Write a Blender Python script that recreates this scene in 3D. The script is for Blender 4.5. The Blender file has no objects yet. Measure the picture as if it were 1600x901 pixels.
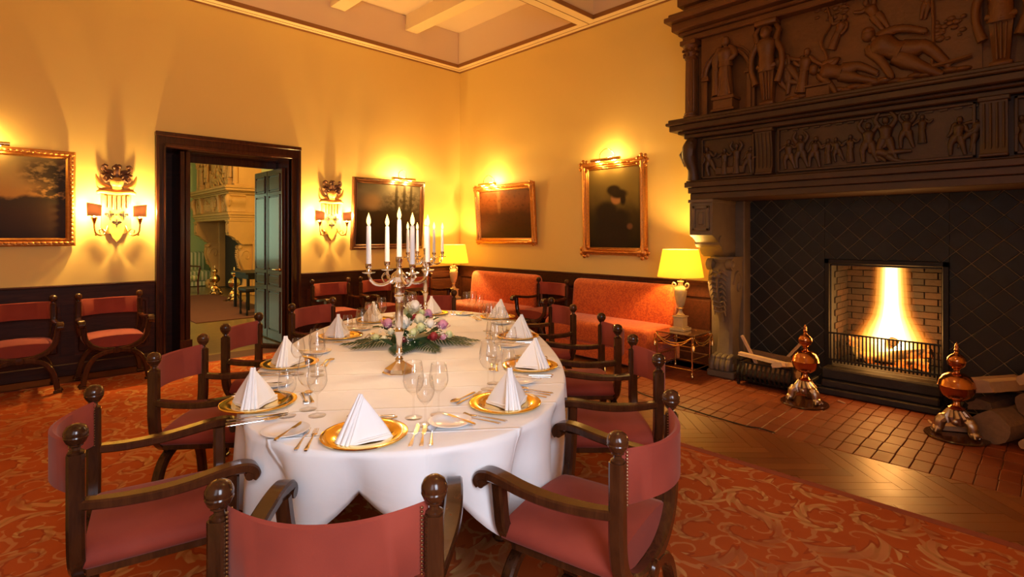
import bpy, math, random
from mathutils import Matrix, Vector
random.seed(7)
PI = math.pi
SC = bpy.context.scene
COL = SC.collection

# ------------------------------------------------------------------ camera
cd = bpy.data.cameras.new('camera')
cam = bpy.data.objects.new('camera', cd)
COL.objects.link(cam)
cam.location = (0, 0, 1.5)
cam.rotation_euler = (PI/2, 0, math.radians(45.8-90))
cd.sensor_fit = 'HORIZONTAL'
cd.sensor_width = 36
cd.lens = 36*831.7/1600
cd.shift_y = -(450.5-366.9)/1600
cd.clip_start = 0.02
SC.camera = cam

# ------------------------------------------------------------------ world, exposure
w = bpy.data.worlds.new('world')
SC.world = w
w.use_nodes = True
w.node_tree.nodes['Background'].inputs[0].default_value = (0.55, 0.68, 0.9, 1)
w.node_tree.nodes['Background'].inputs[1].default_value = 0.25
SC.view_settings.view_transform = 'Standard'
SC.view_settings.look = 'None'
SC.view_settings.exposure = 0.0
SC.view_settings.gamma = 1
SC.view_settings.use_curve_mapping = False
SC.cycles.max_bounces = 10
SC.cycles.transparent_max_bounces = 16
SC.cycles.transmission_bounces = 10
SC.cycles.glossy_bounces = 5
SC.cycles.sample_clamp_indirect = 6.0
SC.cycles.use_denoising = True

def light(name, kind, loc, power, color, size=0.05, rot=None, sx=None, sy=None, parent=None, spot=None):
    ld = bpy.data.lights.new(name, kind)
    ld.energy = power
    ld.color = color
    if kind == 'AREA':
        ld.shape = 'RECTANGLE'; ld.size = sx; ld.size_y = sy
    else:
        ld.shadow_soft_size = size
    if kind == 'SPOT' and spot:
        ld.spot_size, ld.spot_blend = spot
    o = bpy.data.objects.new(name, ld)
    COL.objects.link(o)
    o.location = loc
    if rot: o.rotation_euler = rot
    if parent: o.parent = parent
    return o

def aim(o, target):
    d = Vector(target)-o.location
    o.rotation_euler = d.to_track_quat('-Z', 'Y').to_euler()

DAY = (0.80, 0.86, 1.0)
WARM = (1.0, 0.58, 0.14)
WARM2 = (1.0, 0.62, 0.18)
# daylight through the two windows of the wall behind the camera and the windows of the next room
for wl, wt, wp in (((.10, -1.12, 1.95), (.9, 1.9, .55), 42), ((-.92, -.15, 1.95), (4.0, 1.6, 1.0), 11)):
    a = light('window_daylight', 'AREA', wl, wp, DAY, sx=.9, sy=1.9)
    a.data.spread = math.radians(120 if wl[0] > 0 else 150)     # beam spread narrowed by hand to keep daylight off the chimneypiece
    aim(a, wt)
a = light('next_room_daylight', 'AREA', (-.75, 18.2, 1.75), 34, (.68, 1.0, .66), sx=1.5, sy=2.1)
aim(a, (-.4, 8, 1.4))
a = light('next_room_daylight', 'AREA', (-2.4, 12.5, 2.2), 80, (0.95, 1.0, 0.74), sx=2.2, sy=2.4)
aim(a, (3.5, 12.0, 1.4))
# added warm fill light near the ceiling, with no fixture
a = light('warm_fill_light', 'POINT', (1.9, 1.2, 3.9), 26, WARM2, size=0.35)
# ------------------------------------------------------------------ mesh helper
class MB:
    def __init__(self): self.v = []; self.f = []; self.M = None
    def add(self, vs, fs):
        n = len(self.v)
        if self.M is not None:
            vs = [tuple(self.M @ Vector(p)) for p in vs]
        self.v += [tuple(p) for p in vs]
        self.f += [tuple(i+n for i in f) for f in fs]
        return self
    def box(self, x0, x1, y0, y1, z0, z1, b=0):
        if b <= 0:
            vs = [(x, y, z) for x in (x0, x1) for y in (y0, y1) for z in (z0, z1)]
            return self.add(vs, [(0,1,3,2),(4,6,7,5),(0,4,5,1),(2,3,7,6),(0,2,6,4),(1,5,7,3)])
        vs = []; idx = {}
        X = (x0, x1); Y = (y0, y1); Z = (z0, z1)
        for i in (0,1):
            for j in (0,1):
                for k in (0,1):
                    si, sj, sk = (1,-1)[i], (1,-1)[j], (1,-1)[k]
                    for ax in range(3):
                        p = [X[i]+si*b, Y[j]+sj*b, Z[k]+sk*b]
                        p[ax] = (X[i], Y[j], Z[k])[ax]
                        idx[i,j,k,ax] = len(vs); vs.append(p)
        fs = []
        for s in (0,1):
            fs.append([idx[s,0,0,0], idx[s,1,0,0], idx[s,1,1,0], idx[s,0,1,0]])
            fs.append([idx[0,s,0,1], idx[1,s,0,1], idx[1,s,1,1], idx[0,s,1,1]])
            fs.append([idx[0,0,s,2], idx[1,0,s,2], idx[1,1,s,2], idx[0,1,s,2]])
        for j in (0,1):
            for k in (0,1):
                fs.append([idx[0,j,k,1], idx[1,j,k,1], idx[1,j,k,2], idx[0,j,k,2]])
                fs.append([idx[j,0,k,0], idx[j,1,k,0], idx[j,1,k,2], idx[j,0,k,2]])
                fs.append([idx[j,k,0,0], idx[j,k,1,0], idx[j,k,1,1], idx[j,k,0,1]])
        for i in (0,1):
            for j in (0,1):
                for k in (0,1): fs.append([idx[i,j,k,a] for a in range(3)])
        c = Vector(((x0+x1)/2, (y0+y1)/2, (z0+z1)/2))
        out = []
        for f in fs:
            ps = [Vector(vs[i]) for i in f]
            nrm = (ps[1]-ps[0]).cross(ps[2]-ps[0])
            m = sum(ps, Vector())/len(ps)
            out.append(f if nrm.dot(m-c) > 0 else f[::-1])
        return self.add(vs, out)
    def rings(self, rings, cap=True, closed=True, loop=False):
        n = len(rings[0]); vs = [p for r in rings for p in r]; fs = []
        R = len(rings)
        for i in range(R if loop else R-1):
            a = i*n; b = ((i+1) % R)*n
            for j in range(n if closed else n-1):
                k = (j+1) % n
                fs.append((a+j, a+k, b+k, b+j))
        if cap and not loop:
            fs.append(tuple(range(n))[::-1]); fs.append(tuple(range((R-1)*n, R*n)))
        return self.add(vs, fs)
    def lathe(self, prof, seg=16, c=(0,0,0), cap=True, M=None, ratio=1.0, phase=0):
        rs = []
        for r, z in prof:
            ring = []
            for i in range(seg):
                a = 2*PI*i/seg+phase
                p = Vector((max(r, 1e-4)*math.cos(a), max(r, 1e-4)*math.sin(a)*ratio, z))
                if M: p = M @ p
                ring.append((p[0]+c[0], p[1]+c[1], p[2]+c[2]))
            rs.append(ring)
        return self.rings(rs, cap)
    def ball(self, c, r, seg=12, n=8, s=(1,1,1)):
        rs = []
        for i in range(n+1):
            t = -PI/2+PI*i/n
            rr = max(math.cos(t)*r, r*0.02)
            rs.append([(c[0]+rr*math.cos(2*PI*j/seg)*s[0], c[1]+rr*math.sin(2*PI*j/seg)*s[1], c[2]+r*math.sin(t)*s[2]) for j in range(seg)])
        return self.rings(rs)
    def tube(self, pts, rad, seg=8, cap=True, flat=None, rect=None, up=None, loop=False, soft=3):
        """round tube (rad number or list), or rect=(w,h) section; flat=(axis vector, factor) squashes the section."""
        P = [Vector(p) for p in pts]; n = len(P); rs = []
        if n >= 4 and not loop and soft:                 # round the path through its points
            Q, T = [], []
            for i in range(n-1):
                a, b, c_, d_ = P[max(i-1, 0)], P[i], P[i+1], P[min(i+2, n-1)]
                for k in range(soft):
                    u = k/soft
                    Q.append(.5*((2*b)+(c_-a)*u+(2*a-5*b+4*c_-d_)*u*u+(3*b-a-3*c_+d_)*u**3)); T.append(i+u)
            Q.append(P[-1]); T.append(n-1)
            def lerp(L):
                out = []
                for t_ in T:
                    i = min(int(t_), n-2); u = t_-i; x, y = L[i], L[i+1]
                    out.append(tuple(p+(q-p)*u for p, q in zip(x, y)) if isinstance(x, tuple) else x+(y-x)*u)
                return out
            if isinstance(rad, (list, tuple)): rad = lerp(list(rad))
            if rect and isinstance(rect[0], (list, tuple)): rect = lerp(list(rect))
            P = Q; n = len(P)
        nv = None
        for i in range(n):
            if loop: t = P[(i+1) % n]-P[i-1]
            else: t = P[min(i+1, n-1)]-P[max(i-1, 0)]
            if t.length < 1e-9: t = Vector((0,0,1))
            t.normalize()
            if up is not None:
                nv = Vector(up)-t*t.dot(Vector(up))
                if nv.length < 1e-5: nv = t.orthogonal()
            elif nv is None: nv = t.orthogonal()
            else: nv = nv-t*t.dot(nv)
            nv.normalize(); bv = t.cross(nv)
            if rect:
                wv, hv = rect[i] if isinstance(rect[0], (tuple, list)) else rect
                c = 0.18*min(wv, hv)
                sec = [(-wv/2+c,-hv/2),(wv/2-c,-hv/2),(wv/2,-hv/2+c),(wv/2,hv/2-c),(wv/2-c,hv/2),(-wv/2+c,hv/2),(-wv/2,hv/2-c),(-wv/2,-hv/2+c)]
                ring = [P[i]+bv*a+nv*b for a, b in sec]
            else:
                r = rad[i] if isinstance(rad, (list, tuple)) else rad
                ring = [P[i]+(nv*math.cos(2*PI*j/seg)+bv*math.sin(2*PI*j/seg))*r for j in range(seg)]
            if flat:
                ax, fac = Vector(flat[0]), flat[1]
                ring = [q-ax*((q-P[i]).dot(ax)*(1-fac)) for q in ring]
            rs.append([tuple(q) for q in ring])
        return self.rings(rs, cap, loop=loop)
    def grid(self, fn, nu, nv, loopu=False):
        vs = [fn(i/nu, j/nv) for i in range(nu if loopu else nu+1) for j in range(nv+1)]
        m = nv+1; R = nu if loopu else nu+1; fs = []
        for i in range(nu):
            a = i*m; b = ((i+1) % R)*m
            for j in range(nv): fs.append((a+j, b+j, b+j+1, a+j+1))
        return self.add(vs, fs)
    def prism(self, poly, fn, d0, d1):
        """2D outline extruded; fn(u,v,d)->xyz"""
        n = len(poly)
        vs = [fn(u, v, d0) for u, v in poly]+[fn(u, v, d1) for u, v in poly]
        fs = [tuple(range(n))[::-1], tuple(range(n, 2*n))]+[(i, (i+1) % n, n+(i+1) % n, n+i) for i in range(n)]
        return self.add(vs, fs)

def mesh_of(name, mb, m, smooth=40):
    me = bpy.data.meshes.new(name)
    me.from_pydata(mb.v, [], mb.f)
    me.validate()
    if m: me.materials.append(m)
    if smooth:
        me.shade_smooth(); me.set_sharp_from_angle(angle=math.radians(smooth))
    else: me.shade_flat()
    me.update()
    return me

def fixn(o):
    import bmesh
    bm = bmesh.new(); bm.from_mesh(o.data)
    bmesh.ops.recalc_face_normals(bm, faces=bm.faces)
    bm.to_mesh(o.data); bm.free()

def obj(name, mb, m, parent=None, loc=None, rot=None, smooth=40, fix=True):
    me = mb if isinstance(mb, bpy.types.Mesh) else mesh_of(name, mb, m, smooth)
    o = bpy.data.objects.new(name, me); COL.objects.link(o)
    if fix and not isinstance(mb, bpy.types.Mesh): fixn(o)
    if loc: o.location = loc
    if rot: o.rotation_euler = rot
    if parent: o.parent = parent
    return o

def tag(o, label, cat, group=None, kind=None):
    o['label'] = label; o['category'] = cat
    if group: o['group'] = group
    if kind: o['kind'] = kind
    return o

def thing(name, label, cat, loc=(0,0,0), rz=0, group=None):
    o = bpy.data.objects.new(name, None); COL.objects.link(o)
    o.empty_display_size = 0.1
    o.location = loc; o.rotation_euler = (0, 0, rz)
    return tag(o, label, cat, group)

def struct(name, mb, m, parent=None, smooth=30):
    o = obj(name, mb, m, parent, smooth=smooth)
    if not parent: o['kind'] = 'structure'
    return o

def kids(o): return [c for c in ALLKIDS.get(o.name, [])]
def dup(root, loc, rz=0, label=None, group=None):
    def cp(o, par):
        c = o.copy(); COL.objects.link(c)
        if par: c.parent = par
        for ch in o.children: cp(ch, c)
        return c
    src = list(root.children)
    r = root.copy(); COL.objects.link(r)
    r.location = loc; r.rotation_euler = (0, 0, rz)
    if label: r['label'] = label
    if group: r['group'] = group
    for ch in src: cp(ch, r)
    return r
# ------------------------------------------------------------------ materials
class NT:
    def __init__(self, name):
        self.m = bpy.data.materials.new(name); self.m.use_nodes = True
        self.t = self.m.node_tree; self.t.nodes.clear()
        self.out = self.t.nodes.new('ShaderNodeOutputMaterial')
    def n(self, typ, **kw):
        nd = self.t.nodes.new(typ)
        for k, v in kw.items():
            if k.startswith('i_'):
                key = k[2:].replace('_', ' ')
                self.set(nd.inputs[int(key) if key.isdigit() else key], v)
            else: setattr(nd, k, v)
        return nd
    def set(self, sock, v):
        if isinstance(v, bpy.types.NodeSocket): self.t.links.new(v, sock)
        else:
            if isinstance(v, (tuple, list)) and len(v) == 3 and sock.type == 'RGBA': v = (*v, 1)
            sock.default_value = v
    def math(self, op, a, b=0.0, c=None, clamp=False):
        nd = self.t.nodes.new('ShaderNodeMath'); nd.operation = op; nd.use_clamp = clamp
        self.set(nd.inputs[0], a); self.set(nd.inputs[1], b)
        if c is not None: self.set(nd.inputs[2], c)
        return nd.outputs[0]
    def vmath(self, op, a, b=(0,0,0), out=0):
        nd = self.t.nodes.new('ShaderNodeVectorMath'); nd.operation = op
        self.set(nd.inputs[0], a); self.set(nd.inputs[1], b)
        return nd.outputs[out]
    def mix(self, f, a, b):
        nd = self.t.nodes.new('ShaderNodeMix'); nd.data_type = 'RGBA'
        self.set(nd.inputs[0], f); self.set(nd.inputs[6], a); self.set(nd.inputs[7], b)
        return nd.outputs[2]
    def ramp(self, f, stops):
        nd = self.t.nodes.new('ShaderNodeValToRGB'); cr = nd.color_ramp
        while len(cr.elements) < len(stops): cr.elements.new(0.5)
        for e, (p, c) in zip(cr.elements, stops): e.position = p; e.color = (*c, 1) if len(c) == 3 else c
        self.set(nd.inputs[0], f); return nd.outputs[0]
    def step(self, x, e0, e1):
        nd = self.t.nodes.new('ShaderNodeMapRange'); nd.interpolation_type = 'SMOOTHSTEP'
        self.set(nd.inputs[0], x); self.set(nd.inputs[1], e0); self.set(nd.inputs[2], e1)
        return nd.outputs[0]
    def coord(self, which='Object', scale=(1,1,1), rot=(0,0,0)):
        tc = self.n('ShaderNodeTexCoord'); mp = self.n('ShaderNodeMapping')
        self.t.links.new(tc.outputs[which], mp.inputs[0])
        mp.inputs['Scale'].default_value = scale; mp.inputs['Rotation'].default_value = rot
        return mp.outputs[0]
    def noise(self, vec, scale, detail=4, rough=.55, dist=0, out=0):
        nd = self.n('ShaderNodeTexNoise'); self.set(nd.inputs['Vector'], vec)
        nd.inputs['Scale'].default_value = scale; nd.inputs['Detail'].default_value = detail
        nd.inputs['Roughness'].default_value = rough; nd.inputs['Distortion'].default_value = dist
        return nd.outputs[out]
    def bsdf(self, color, rough=.5, metal=0, bump=None, bs=.3, bd=.01, **kw):
        b = self.n('ShaderNodeBsdfPrincipled')
        self.set(b.inputs['Base Color'], color); self.set(b.inputs['Roughness'], rough); self.set(b.inputs['Metallic'], metal)
        for k, v in kw.items(): self.set(b.inputs[k.replace('_', ' ')], v)
        if bump is not None:
            bn = self.n('ShaderNodeBump'); self.set(bn.inputs['Height'], bump)
            bn.inputs['Strength'].default_value = bs; bn.inputs['Distance'].default_value = bd
            self.t.links.new(bn.outputs[0], b.inputs['Normal'])
        self.t.links.new(b.outputs[0], self.out.inputs[0])
        return b

def m_wood(name, c1, c2, rough=.3, scale=(9,9,1.2), coat=.35, bs=.12, spec=.5):
    k = NT(name); v = k.coord('Object', scale)
    n1 = k.noise(v, 2.6, 6, .62, 1.2)
    oi = k.n('ShaderNodeObjectInfo')
    f = k.math('ADD', n1, k.math('MULTIPLY', k.math('SUBTRACT', oi.outputs['Random'], .5), .25))
    col = k.ramp(f, [(.28, c1), (.72, c2)])
    k.bsdf(col, rough, bump=n1, bs=bs, bd=.004, Coat_Weight=coat, Coat_Roughness=.07, Specular_IOR_Level=spec)
    return k.m
def m_plain(name, c, rough=.5, metal=0, var=.12, scale=8, bs=.1, bd=.004, **kw):
    k = NT(name); v = k.coord(); n1 = k.noise(v, scale, 4)
    col = k.mix(n1, tuple(x*(1-var) for x in c), tuple(min(1, x*(1+var)) for x in c))
    k.bsdf(col, rough, metal, bump=n1, bs=bs, bd=bd, **kw)
    return k.m
def m_velvet(name, c1, c2):
    k = NT(name); v = k.coord(); n1 = k.noise(v, 3.0, 3); n2 = k.noise(v, 420, 2)
    col = k.mix(k.step(n1, .3, .7), c1, c2)
    k.bsdf(col, .85, bump=n2, bs=.15, bd=.001, Sheen_Weight=.15, Sheen_Roughness=.4, Sheen_Tint=(1, .75, .65))
    return k.m
def m_piece(name, c1, c2, rough=.5, scale=14, bs=.3, bd=.004, coat=0, spread=1.0):
    """stone / brick / plank pieces: every piece takes its own tone"""
    k = NT(name); v = k.coord('Object')
    tc = k.n('ShaderNodeNewGeometry'); n1 = k.noise(tc.outputs['Position'], scale, 5)
    oi = k.n('ShaderNodeObjectInfo')
    f = k.math('ADD', k.math('MULTIPLY', n1, .7), k.math('MULTIPLY', k.math('SUBTRACT', oi.outputs['Random'], .35), .8*spread), clamp=True)
    col = k.mix(f, c1, c2)
    k.bsdf(col, k.math('ADD', k.math('MULTIPLY', n1, .25), rough-.12), bump=n1, bs=bs, bd=bd, Coat_Weight=coat, Coat_Roughness=.2)
    return k.m
def m_emit(name, c, s):
    k = NT(name); e = k.n('ShaderNodeEmission'); k.set(e.inputs[0], c); e.inputs[1].default_value = s
    k.t.links.new(e.outputs[0], k.out.inputs[0]); return k.m
def m_fire(name, c, s):
    k = NT(name); e = k.n('ShaderNodeEmission'); k.set(e.inputs[0], c); e.inputs[1].default_value = s
    k.t.links.new(e.outputs[0], k.out.inputs['Volume']); return k.m

WOOD = m_wood('dark_oak', (.027,.008,.003), (.080,.024,.008), .20, coat=.35, spec=.3)
WOODW = m_wood('wainscot_wood', (.026,.006,.0025), (.070,.017,.006), .5, (1.2,9,9), coat=.0, spec=.2)
WOODD = m_wood('door_wood', (.030,.008,.004), (.075,.020,.009), .27, (9,9,1.0), coat=.15, spec=.3)
VELV = m_velvet('red_velvet', (.23,.028,.013), (.30,.042,.020))
NAIL = m_plain('nail_brass', (.55,.40,.22), .3, 1)
SILVER = m_plain('silver', (.88,.88,.90), .12, 1, var=.03, bs=.02)
GOLD = m_plain('gold_plate', (1.0,.72,.22), .13, 1, var=.04, scale=5, bs=.05)
BRASS = m_plain('brass', (.80,.52,.20), .25, 1, var=.1)
COPPER = m_plain('andiron_brass', (.62,.27,.12), .16, 1, var=.15)
PEWTER = m_plain('andiron_pewter', (.58,.45,.33), .36, 1, var=.2, scale=40, bs=.5)
GILT = m_plain('gilt', (.60,.26,.065), .36, .85, var=.35, scale=45, bs=.6, bd=.006)
IRON = m_plain('black_iron', (.022,.019,.018), .5, .6, var=.4, scale=30, bs=.3)
SOOT = m_plain('sooty_iron', (.03,.026,.024), .62, .2, var=.5, scale=16, bs=.6, bd=.01)
PORC = m_plain('porcelain', (.86,.85,.84), .12, 0, var=.01, bs=0)
WAX = m_plain('white_wax', (.80,.74,.70), .4, 0, var=.02, bs=.02, Subsurface_Weight=.0)
PLASTER = None

k = NT('yellow_plaster'); v = k.coord(); n1 = k.noise(v, .8, 4); n2 = k.noise(v, 60, 3)
k.bsdf(k.mix(n1, (.82,.585,.175), (.86,.63,.215)), .62, bump=n2, bs=.06, bd=.003); PLASTER = k.m
k = NT('ceiling_plaster'); v = k.coord(); n1 = k.noise(v, 1.2, 4)
k.bsdf(k.mix(n1, (.80,.62,.45), (.86,.68,.50)), .6); CEIL = k.m
CEILB = m_plain('ceiling_beam_paint', (.88,.70,.44), .55, var=.03)
LINE = m_plain('moulding_brown', (.30,.13,.04), .5, var=.1)
GREENW = m_plain('green_plaster', (.50,.60,.27), .7, var=.05)
TAN = m_plain('other_chimney_stone', (.55,.30,.08), .55, var=.2, scale=3)
DAMASK = None
k = NT('orange_damask'); v = k.coord(); vv = k.vmath('ADD', v, k.vmath('SCALE', k.noise(v, 9, 2, out=1), (0,0,0)))
n1 = k.noise(v, 22, 2, .5, 2.5); n2 = k.noise(v, 300, 2)
msk = k.step(n1, .47, .53)
k.bsdf(k.mix(msk, (.45,.058,.003), (.62,.110,.008)), .7, bump=k.math('ADD', k.math('MULTIPLY', msk, .6), k.math('MULTIPLY', n2, .3)), bs=.25, bd=.002, Sheen_Weight=.25)
DAMASK = k.m
# carved dark wood of the chimneypiece, paler grey-brown stone for its legs
k = NT('carved_oak'); v = k.coord(); n1 = k.noise(v, 5, 6); n2 = k.noise(v, 38, 4)
k.bsdf(k.mix(n1, (.085,.027,.006), (.185,.068,.016)), .5, bump=k.math('ADD', n1, k.math('MULTIPLY', n2, .7)), bs=.5, bd=.007); CARVED = k.m
k = NT('shaded_sooty_oak'); v = k.coord(); n1 = k.noise(v, 5, 6); n2 = k.noise(v, 38, 4)
k.bsdf(k.mix(n1, (.028,.011,.004), (.075,.030,.010)), .5, bump=k.math('ADD', n1, k.math('MULTIPLY', n2, .5)), bs=.25, bd=.006); CARVEDS = k.m  # darker oak copy for shelf and frieze: shade and soot put into colour
k = NT('sandstone'); v = k.coord(); n1 = k.noise(v, 6, 6); n2 = k.noise(v, 50, 4)
k.bsdf(k.mix(n1, (.085,.056,.034), (.20,.138,.085)), .6, bump=k.math('ADD', n1, n2), bs=.35, bd=.006); STONE = k.m
TILE = m_piece('dark_tile', (.0045,.0038,.0032), (.014,.0115,.0095), .55, 12, .3)
GROUT = m_plain('grout', (.24,.18,.11), .8, var=.3)
BRICK = m_piece('hearth_brick', (.16,.027,.004), (.28,.062,.012), .52, 9, .35, .004, coat=.0, spread=.5)
FBRICK = m_piece('firebox_brick', (.009,.0035,.0015), (.040,.014,.004), .8, 22, .8, .008)
PARQ = m_piece('parquet', (.15,.041,.007), (.30,.095,.018), .42, 7, .15, .002, coat=.10, spread=.6)
BARK = m_piece('log_bark', (.085,.046,.026), (.30,.165,.085), .85, 25, .9, .01)
SPLIT = m_piece('split_wood', (.42,.25,.14), (.68,.47,.30), .7, 18, .6, .006)

# glass
k = NT('clear_glass')
lw = k.n('ShaderNodeLayerWeight'); lw.inputs[0].default_value = .5
frv = k.math('ADD', k.math('MULTIPLY', k.math('POWER', lw.outputs['Facing'], 3.8), .8), .05)
tb_ = k.n('ShaderNodeBsdfTransparent'); k.set(tb_.inputs[0], (.992,.99,.985)); gb = k.n('ShaderNodeBsdfGlossy'); gb.inputs['Roughness'].default_value = .015
mx = k.n('ShaderNodeMixShader'); k.t.links.new(frv, mx.inputs[0]); k.t.links.new(tb_.outputs[0], mx.inputs[1]); k.t.links.new(gb.outputs[0], mx.inputs[2]); k.t.links.new(mx.outputs[0], k.out.inputs[0]); GLASS = k.m
# linen with pressed folds
def linen(name, creases):
    k = NT(name); v = k.coord(); n1 = k.noise(v, 7, 4); n2 = k.noise(v, 500, 2)
    h = k.math('ADD', k.math('MULTIPLY', n1, .5), k.math('MULTIPLY', n2, .05))
    if creases:
        sp = k.n('ShaderNodeSeparateXYZ'); k.set(sp.inputs[0], v)
        wv = k.math('ADD', sp.outputs[0], k.math('MULTIPLY', k.math('SUBTRACT', k.noise(v, 1.5, 2), .5), .03))
        fr = k.math('PINGPONG', k.math('ADD', wv, .09), .145)
        rid = k.math('SUBTRACT', 1.0, k.step(fr, 0.0, .012))
        h = k.math('ADD', h, k.math('MULTIPLY', rid, 1.8))
        fy = k.math('PINGPONG', k.math('ADD', sp.outputs[1], .12), .62)
        h = k.math('ADD', h, k.math('MULTIPLY', k.math('SUBTRACT', 1.0, k.step(fy, 0.0, .012)), .6))
    if creases: h = k.math('ADD', h, k.math('MULTIPLY', k.noise(v, 2.6, 3, .5, 1.8), 1.6))
    k.bsdf(k.mix(n1, (.86,.84,.83), (.91,.89,.88)), .75, bump=h, bs=.5, bd=.006, Sheen_Weight=.1)
    return k.m
LINEN = linen('tablecloth_linen', True)
NAPL = linen('napkin_linen', False)

# carpet: spirals and lobed leaves laid out by Voronoi cells
k = NT('scroll_carpet')
v0 = k.coord('Object', (1,1,0), (0,0,.6))
wob = k.noise(v0, 3.0, 2, .5, 0, 1)
v1 = k.vmath('ADD', v0, k.vmath('MULTIPLY', k.vmath('SUBTRACT', wob, (.5,.5,.5)), (.09,.09,0)))
def scroll(sc, fr, wid, seed, shift):
    vo = k.n('ShaderNodeTexVoronoi', voronoi_dimensions='2D')
    vin = k.vmath('ADD', v1, (seed, seed*.7, 0))
    k.set(vo.inputs['Vector'], vin); vo.inputs['Scale'].default_value = sc; vo.inputs['Randomness'].default_value = .8
    d = k.vmath('SUBTRACT', vin, vo.outputs['Position'])
    s = k.n('ShaderNodeSeparateXYZ'); k.set(s.inputs[0], d)
    cs = k.n('ShaderNodeSeparateColor'); k.set(cs.inputs[0], vo.outputs['Color'])
    sgn = k.math('SUBTRACT', k.math('MULTIPLY', k.math('GREATER_THAN', cs.outputs[0], .5), 2.0), 1.0)
    th = k.math('MULTIPLY', k.math('ARCTAN2', s.outputs[1], s.outputs[0]), sgn)
    r = k.vmath('LENGTH', d, out=1)
    a = k.math('ADD', k.math('ADD', k.math('DIVIDE', th, 2*PI), k.math('MULTIPLY', k.math('POWER', r, .75), fr)), k.math('ADD', cs.outputs[1], shift))
    tri = k.math('MULTIPLY', k.math('PINGPONG', a, .5), 2.0)
    lob = k.math('SINE', k.math('ADD', k.math('MULTIPLY', th, 13), k.math('MULTIPLY', r, 95)))
    grow = k.math('MULTIPLY', k.step(r, .02, .30), .26)
    ww = k.math('ADD', k.math('ADD', wid, k.math('MULTIPLY', lob, k.math('MULTIPLY', grow, .95))), grow)
    return k.math('SUBTRACT', ww, tri), lob
a1, lb = scroll(2.7, 4.2, .16, 0.0, 0.0)
a2, _ = scroll(2.7, 4.2, .16, 0.0, .075)
b1, _ = scroll(5.2, 5.0, .10, 5.3, 0.0)
n1 = k.noise(v0, 5, 3); n2 = k.noise(v0, 260, 2)
m1 = k.step(a1, -.03, .03); m2 = k.step(a2, -.03, .03); m3 = k.step(b1, -.03, .03)
gate = k.step(k.noise(v0, 1.6, 2), .36, .60)
base = k.mix(n1, (.36,.066,.013), (.44,.098,.020))
base = k.mix(k.math('MULTIPLY', m3, .55), base, (.52,.25,.09))
base = k.mix(k.math('MULTIPLY', m2, .60), base, (.24,.040,.014))
tan = k.mix(k.step(lb, -.6, .8), (.40,.17,.050), (.54,.28,.095))
tan = k.mix(k.step(a1, .10, .34), tan, (.50,.20,.07))
m1g = k.math('MULTIPLY', m1, k.math('ADD', k.math('MULTIPLY', gate, .65), .35))
colc = k.mix(m1g, base, tan)
k.bsdf(colc, .95, bump=k.math('ADD', n2, k.math('MULTIPLY', m1, 1.2)), bs=.25, bd=.003, Specular_IOR_Level=.1)
CARPET = k.m
CARPB = m_plain('carpet_border', (.26,.050,.018), .95, var=.1, scale=40)
# ------------------------------------------------------------------ the room: floor
X0, Y0 = 5.909, 7.4
HX, CX1 = 4.227, 3.545          # hearth edge, carpet edge
floor = struct('floor', MB().box(-2.7, 6.7, -2.7, 7.4, -.12, -.014), GROUT)
def clip(poly, x0, x1, y0, y1):
    for ax, lim, sg in ((0, x0, 1), (0, x1, -1), (1, y0, 1), (1, y1, -1)):
        out = []
        for i in range(len(poly)):
            a, b = poly[i-1], poly[i]
            da, db = (a[ax]-lim)*sg, (b[ax]-lim)*sg
            if (da >= 0) != (db >= 0):
                t = da/(da-db); out.append((a[0]+(b[0]-a[0])*t, a[1]+(b[1]-a[1])*t))
            if db >= 0: out.append(b)
        poly = out
        if len(poly) < 3: return None
    return poly
def area(p): return abs(sum(p[i-1][0]*p[i][1]-p[i][0]*p[i-1][1] for i in range(len(p))))/2
# herringbone parquet between carpet and hearth, set at 45 degrees
W_, n_ = .088, 5
R = random.Random(3)
for i in range(-110, 120):
    for j in range(-110, 120):
        pcs = []
        if (i-j) % (2*n_) == 0: pcs.append((i, j, n_, 1))
        if (j-i-1) % (2*n_) == 0: pcs.append((i, j, 1, n_))
        for (a, b, lu, lv) in pcs:
            g = .0012
            q = [(a*W_+g, b*W_+g), ((a+lu)*W_-g, b*W_+g), ((a+lu)*W_-g, (b+lv)*W_-g), (a*W_+g, (b+lv)*W_-g)]
            q = [((u-v)*.7071+3.9, (u+v)*.7071+2.2) for u, v in q]
            c = clip(q, CX1-.03, HX-.012, -.75, 5.3)
            if c and area(c) > .002:
                top = R.uniform(-.0015, 0)
                o = obj('parquet_plank', MB().prism(c, lambda u, v, d: (u, v, d), -.014, top), PARQ, floor, smooth=0)
for i in range(14):
    for j in range(3):
        x = HX+i*.12; y = 3.32+j*1.36
        obj('floor_board', MB().box(x+.001, min(x+.119, X0), y, y+1.358, -.014, R.uniform(-.0015, 0)), PARQ, floor, smooth=0)
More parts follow.
